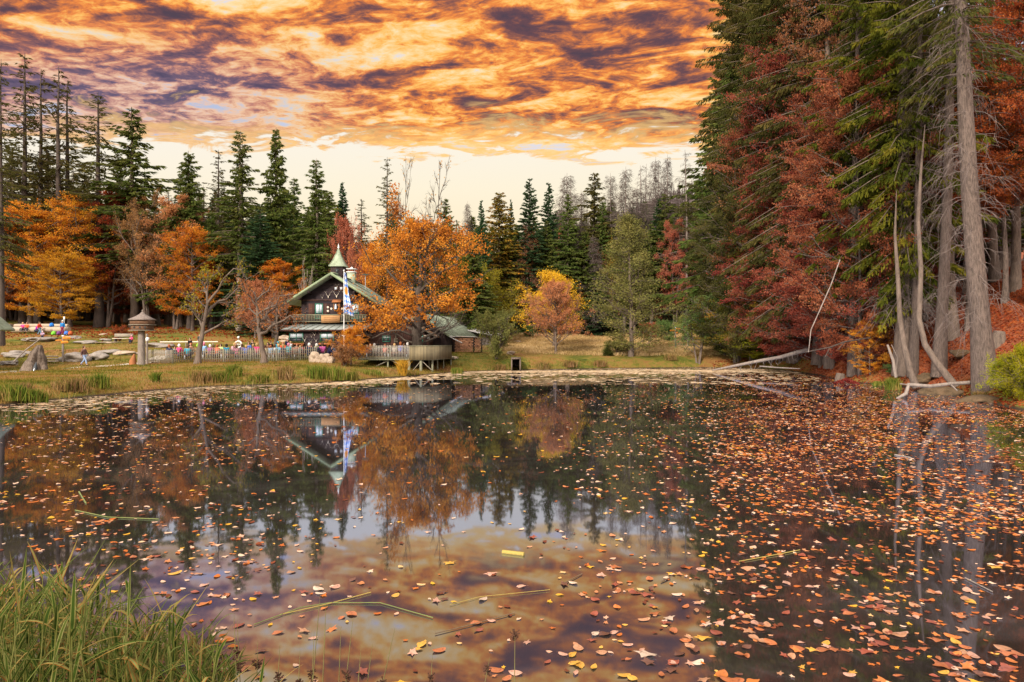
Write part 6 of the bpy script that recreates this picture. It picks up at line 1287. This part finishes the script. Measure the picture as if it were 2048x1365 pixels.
# ---------------------------------------------------------------- floating leaves
def leaf_shape(kind):
    n = 20; v = [(0, 0, .004)]
    for k in range(n):
        a = 2*math.pi*k/n; c, s = math.cos(a), math.sin(a); r = 1.0
        if kind == 1: r = .92+.30*math.cos(a*5)+.08*math.cos(a*10)
        if kind == 2: r = 1-.22*abs(math.sin(a))**.6+.05*math.cos(a*9)
        x = .56*c*r; y = .36*s*r*(1-.35*abs(c)**3); v.append((x, y, .045*math.cos(2*a+kind)+.02*math.sin(a*3+kind)+.02))
    v += [(-.5, 0, .004), (-.78, .03, .012), (-.78, .05, .012)]
    f = [[0, k+1, (k+1) % n+1] for k in range(n)]+[[n+1, n+2, n+3]]; return np.array(v), f
LP_ = leafmat('floating leaf stuff colours', [(.30, .09, .03), (.50, .17, .06), (.58, .26, .10), (.62, .36, .24), (.66, .46, .36), (.68, .42, .06)], trans=.1, clump=0, hue=.03)
def float_material():
    m = bpy.data.materials.new('floating leaf'); m.use_nodes = True; t = NT(m.node_tree); t.n.clear(); oc = t.n.new('ShaderNodeObjectInfo').outputs['Color']; co = t.n.new('ShaderNodeTexCoord').outputs['Object']
    nz = t.noise(co, 5, 4, .6); c = t.mix(t.step(nz, .5, .75), oc, t.mix(1.0, oc, (.45, .35, .3), 'MULTIPLY'))
    b = t.new('ShaderNodeBsdfPrincipled', None, Base_Color=c, Roughness=.45); b.inputs['Specular IOR Level'].default_value = .5; o = t.n.new('ShaderNodeOutputMaterial'); t.l.new(b.outputs[0], o.inputs[0]); return m
def leaves_on_water():
    g = np.random.default_rng(77); N = 500000; Y = 5.0+66*g.random(N)**1.6; px = g.uniform(-60, 2520, N); X = (px-CX)*Y/F
    # uniform-area probability: area element ~ Y dY
    dens = np.full(N, .5); pxr = px
    right = 1/(1+np.exp(-(pxr-1440)/25)); dens += right*np.interp(Y, [5, 7, 10, 14, 20, 30, 40, 60], [72, 84, 86, 70, 46, 28, 15, 7])
    mid = np.exp(-((pxr-1300)/170.)**2)*np.interp(Y, [5, 8, 14, 22, 40], [8, 12, 12, 6, 1.5]); dens += mid
    dens += np.interp(Y, [5, 6.5, 9, 12], [34, 24, 7, 1])*(pxr < 1450)*(pxr > 380)
    dens += np.exp(-((pxr-250)/330.)**2)*np.interp(Y, [5, 9, 11, 14, 22, 30, 36], [9, 30, 30, 14, 8, 6, 3])
    dens += (pxr < 700)*np.interp(Y, [20, 28, 40, 48, 52], [0, 2, 2.5, 2, 0])
    cl = sn(X, Y, 1.1, .9, .5)*.6+sn(X, Y, 2.7, 2.3, 2)*.5+sn(X, Y, .31, .4, 1)*.5; cm = sn(X, Y, 7.3, 6.1, 1)*sn(X, Y, 11, 9.7, 4); dens *= np.clip(cl*1.9-.6, .10, 2.4)*(.45+2.2*cm)
    pdf = (1/1.6)*((Y-5)/66)**(1/1.6-1)/66/2580*F/Y; area_p = pdf*N*1.0   # candidates per square metre
    keep = g.random(N) < dens/np.maximum(area_p, 1e-6); d = shore_d(X, Y); keep &= d < -.15; X, Y, px = X[keep], Y[keep], px[keep]; n = len(X)
    sz = (.040+.080*g.random(n)**1.8)*(1+.25*(g.random(n) < .2))*np.interp(Y, [5, 8, 25], [1.25, 1.0, 1.3]); rot = g.uniform(0, 6.28, n); kind = g.integers(0, 3, n)
    pal = [('orange brown', (.38, .11, .03)), ('pale pink', (.48, .25, .17)), ('rust red', (.26, .055, .025)), ('yellow', (.52, .27, .03)), ('tan', (.42, .20, .10)), ('dark brown', (.12, .04, .02)), ('light beige', (.56, .41, .30)), ('bright orange', (.52, .15, .025))]
    pr = np.where(px[:, None] > 1440, np.array([[.30, .10, .22, .05, .12, .06, .03, .12]]), np.array([[.20, .20, .10, .11, .19, .08, .08, .04]])); cum = np.cumsum(pr, 1); ci = (g.random((n, 1)) > cum/cum[:, -1:]).sum(1)
    vis = (px > 5) & (px < 2043) & (H*F/Y+HY < 1362) & ~((px < 470) & (Y < 7.5)); size = np.where(vis, sz/Y**1.6, 0); order = np.argsort(-size); big = order[:300]; rest = order[300:]
    fm = float_material(); protos_ = []
    for k in range(3): v, f = leaf_shape(k); m_ = MB(); m_.v.append(v.astype(np.float32)); m_.f = [np.array(f, dtype=np.int32)]; m_.m = [np.zeros(len(f), np.int32)]; m_.r = [np.full(len(f), .5, np.float32)]; me = m_.mesh('fallen_leaf'); me.materials.append(fm); protos_.append(me)
    for i in big:
        o = bpy.data.objects.new('fallen_leaf', protos_[kind[i]]); COL.objects.link(o); o.location = (X[i], Y[i], .006+.006*g.random()); s = sz[i]; o.scale = (s, s*g.uniform(.8, 1.25), s); o.rotation_euler = (g.normal(0, .05), g.normal(0, .05), rot[i])
        nm, c = pal[ci[i]]; f = g.uniform(.8, 1.15); o.color = (min(c[0]*f*.85, .8), c[1]*f*.85, c[2]*f*.85, 1); zn = 'in the dense drift at the lower right' if px[i] > 1440 else 'near the rush stalks at the bottom' if px[i] < 900 and Y[i] < 6.6 else 'on the open water in the middle' if px[i] > 600 else 'on the dark water at the left'
        lb = f'{nm} fallen leaf floating {zn}'; tag(o, lb, 'fallen leaf', lb.replace('fallen leaf', 'fallen leaves'))
    mb = MB()
    for k in range(3):
        r_ = rest[kind[rest] == k]; v, f = leaf_shape(k); v = v[:21]; f = np.array(f[:20]); m = len(r_); c, s = np.cos(rot[r_])[:, None], np.sin(rot[r_])[:, None]; S = sz[r_][:, None]
        V = np.stack([(v[None, :, 0]*c-v[None, :, 1]*s)*S+X[r_][:, None], (v[None, :, 0]*s+v[None, :, 1]*c)*S+Y[r_][:, None], v[None, :, 2]*S+.008+0*S], -1).reshape(-1, 3); Fc = (f[None]+(np.arange(m)*21)[:, None, None]).reshape(-1, 3)
        cv = np.array([.30, .72, .05, .98, .5, .0, .85, .4])[ci[r_]]+g.uniform(-.06, .06, m); mb.add(V, Fc, 0, np.repeat(np.clip(cv, 0, 1), 20))
    tag(mb.build('floating_leaves', leafmat('floating leaf colours', [(.11, .035, .02), (.24, .06, .022), (.37, .11, .026), (.36, .16, .08), (.42, .23, .15), (.50, .35, .25), (.46, .24, .03)], trans=.08, clump=0, hue=.01)), 'thousands of orange, pink and yellow fallen leaves drifting on the pond', 'leaves', kind='stuff')
    # pale film of debris near the far shore
    n = 60000; px = g.uniform(560, 1640, n); Y = g.uniform(44, 73, n); X = (px-CX)*Y/F; st = sn(X*.35, Y, .9, 1.9, .7)*.6+sn(X*.2, Y, 1.3, 3.1, 2)*.6; d = shore_d(X, Y); pyv = HY+H*F/Y
    w = np.exp(-((pyv-(743+(px-1200)*-.006))/5.0)**2)*(px > 850)+.55*np.exp(-((d+1.2)/1.5)**2)*(px < 900)+.08; k = (d < -.05) & (g.random(n) < w*np.clip(st*2.4-1.0, 0, 1)*.8); X, Y = X[k], Y[k]; m = len(X); A = np.zeros((m, 3)); a = g.uniform(0, 6.28, m); A[:, 0] = np.cos(a); A[:, 1] = np.sin(a)
    l = g.uniform(.14, .38, m)[:, None]; B_ = np.stack([-A[:, 1], A[:, 0], A[:, 2]], 1); C = np.stack([X, Y, np.full(m, .007)+g.random(m)*.004], 1); V = np.stack([C-A*l, C-B_*l*.6, C+A*l, C+B_*l*.6], 1).reshape(-1, 3)
    n2 = 26000; px2 = g.uniform(-20, 760, n2); Y2 = g.uniform(27, 56, n2); X2 = (px2-CX)*Y2/F; d2 = shore_d(X2, Y2); k2 = (d2 < -.05) & (d2 > -6) & (g.random(n2) < .55*np.exp(d2/2.6)*np.clip(1.7*(sn(X2*.3, Y2, 1.1, 2.2)*.6+sn(X2*.2, Y2, 1.3, 4.1, 2)*.6)-.3, 0, 1)); X2, Y2 = X2[k2], Y2[k2]; m2 = len(X2)
    C2 = np.stack([X2, Y2, np.full(m2, .008)], 1); e = g.uniform(.06, .16, m2)[:, None]; V2 = np.stack([C2-[1, 0, 0]*e*1.4, C2-[0, 1, 0]*e, C2+[1, 0, 0]*e*1.4, C2+[0, 1, 0]*e], 1).reshape(-1, 3)
    mb = MB(); mb.add(V, np.arange(4*m).reshape(-1, 4), 0, g.random(m)); mb.add(V2, np.arange(4*m2).reshape(-1, 4), 0, g.random(m2))
    tag(mb.build('floating_film', leafmat('pale floating film', [(.22, .15, .08), (.34, .24, .14), (.44, .32, .21), (.52, .41, .28)], trans=.05, clump=.2, cscale=.4, hue=0)), 'pale film of pollen and dead leaves floating near the far shore', 'floating debris', kind='stuff')
leaves_on_water()
def floaters():
    g = random.Random(2); ST = mat('floating stem green', (.15, .17, .05), var=.3); SY = mat('yellow reed piece', (.34, .25, .06), var=.3); SB = mat('brown twig', (.14, .09, .05), var=.3)
    L = [('yellow thick reed piece floating in the middle of the open water', SY, [(1005, 1106), (1048, 1111)], .03), ('long straw coloured stem floating at lower left centre', SY, [(560, 1232), (650, 1212), (742, 1187)], .005), ('green bent stem floating below the pale reed stem', ST, [(508, 1252), (600, 1218), (660, 1208), (760, 1208), (830, 1228), (866, 1238)], .005),
         ('long brown stem slanting up from the lower middle', SB, [(870, 1270), (950, 1250), (1030, 1228)], .005), ('second thin stem slanting left of the yellow leaves', SY, [(900, 1212), (960, 1196), (1100, 1182)], .003), ('thin green stem on the dark water at the left', ST, [(150, 1022), (215, 1036), (318, 1040)], .007), ('short curved green stem on the left water', ST, [(158, 985), (172, 1008)], .012),
         ('thin pale stem across the leafy water at the right', SY, [(1478, 1125), (1560, 1110), (1600, 1102)], .006), ('pale twig slanting through the right leaf drift', GREYW, [(1930, 1158), (1985, 1186)], .007), ('dark twig stuck in the water right of centre', SB, [(1322, 1166), (1340, 1158), (1334, 1152)], .008), ('short brown twig floating left of the dark one', SB, [(1130, 1168), (1164, 1150)], .006), ('thin white stick floating on the right water', GREYW, [(1790, 911), (1822, 917)], .02)]
    for lb, m, pts, r in L:
        P = [(*WP(px, py), .012) for px, py in pts]; o = MB().tube([(p[0]-P[0][0], p[1]-P[0][1], 0) for p in P], r, 6).build('floating_stem', m, None, smooth=True); o.location = P[0]; tag(o, lb, 'floating stem')
floaters()
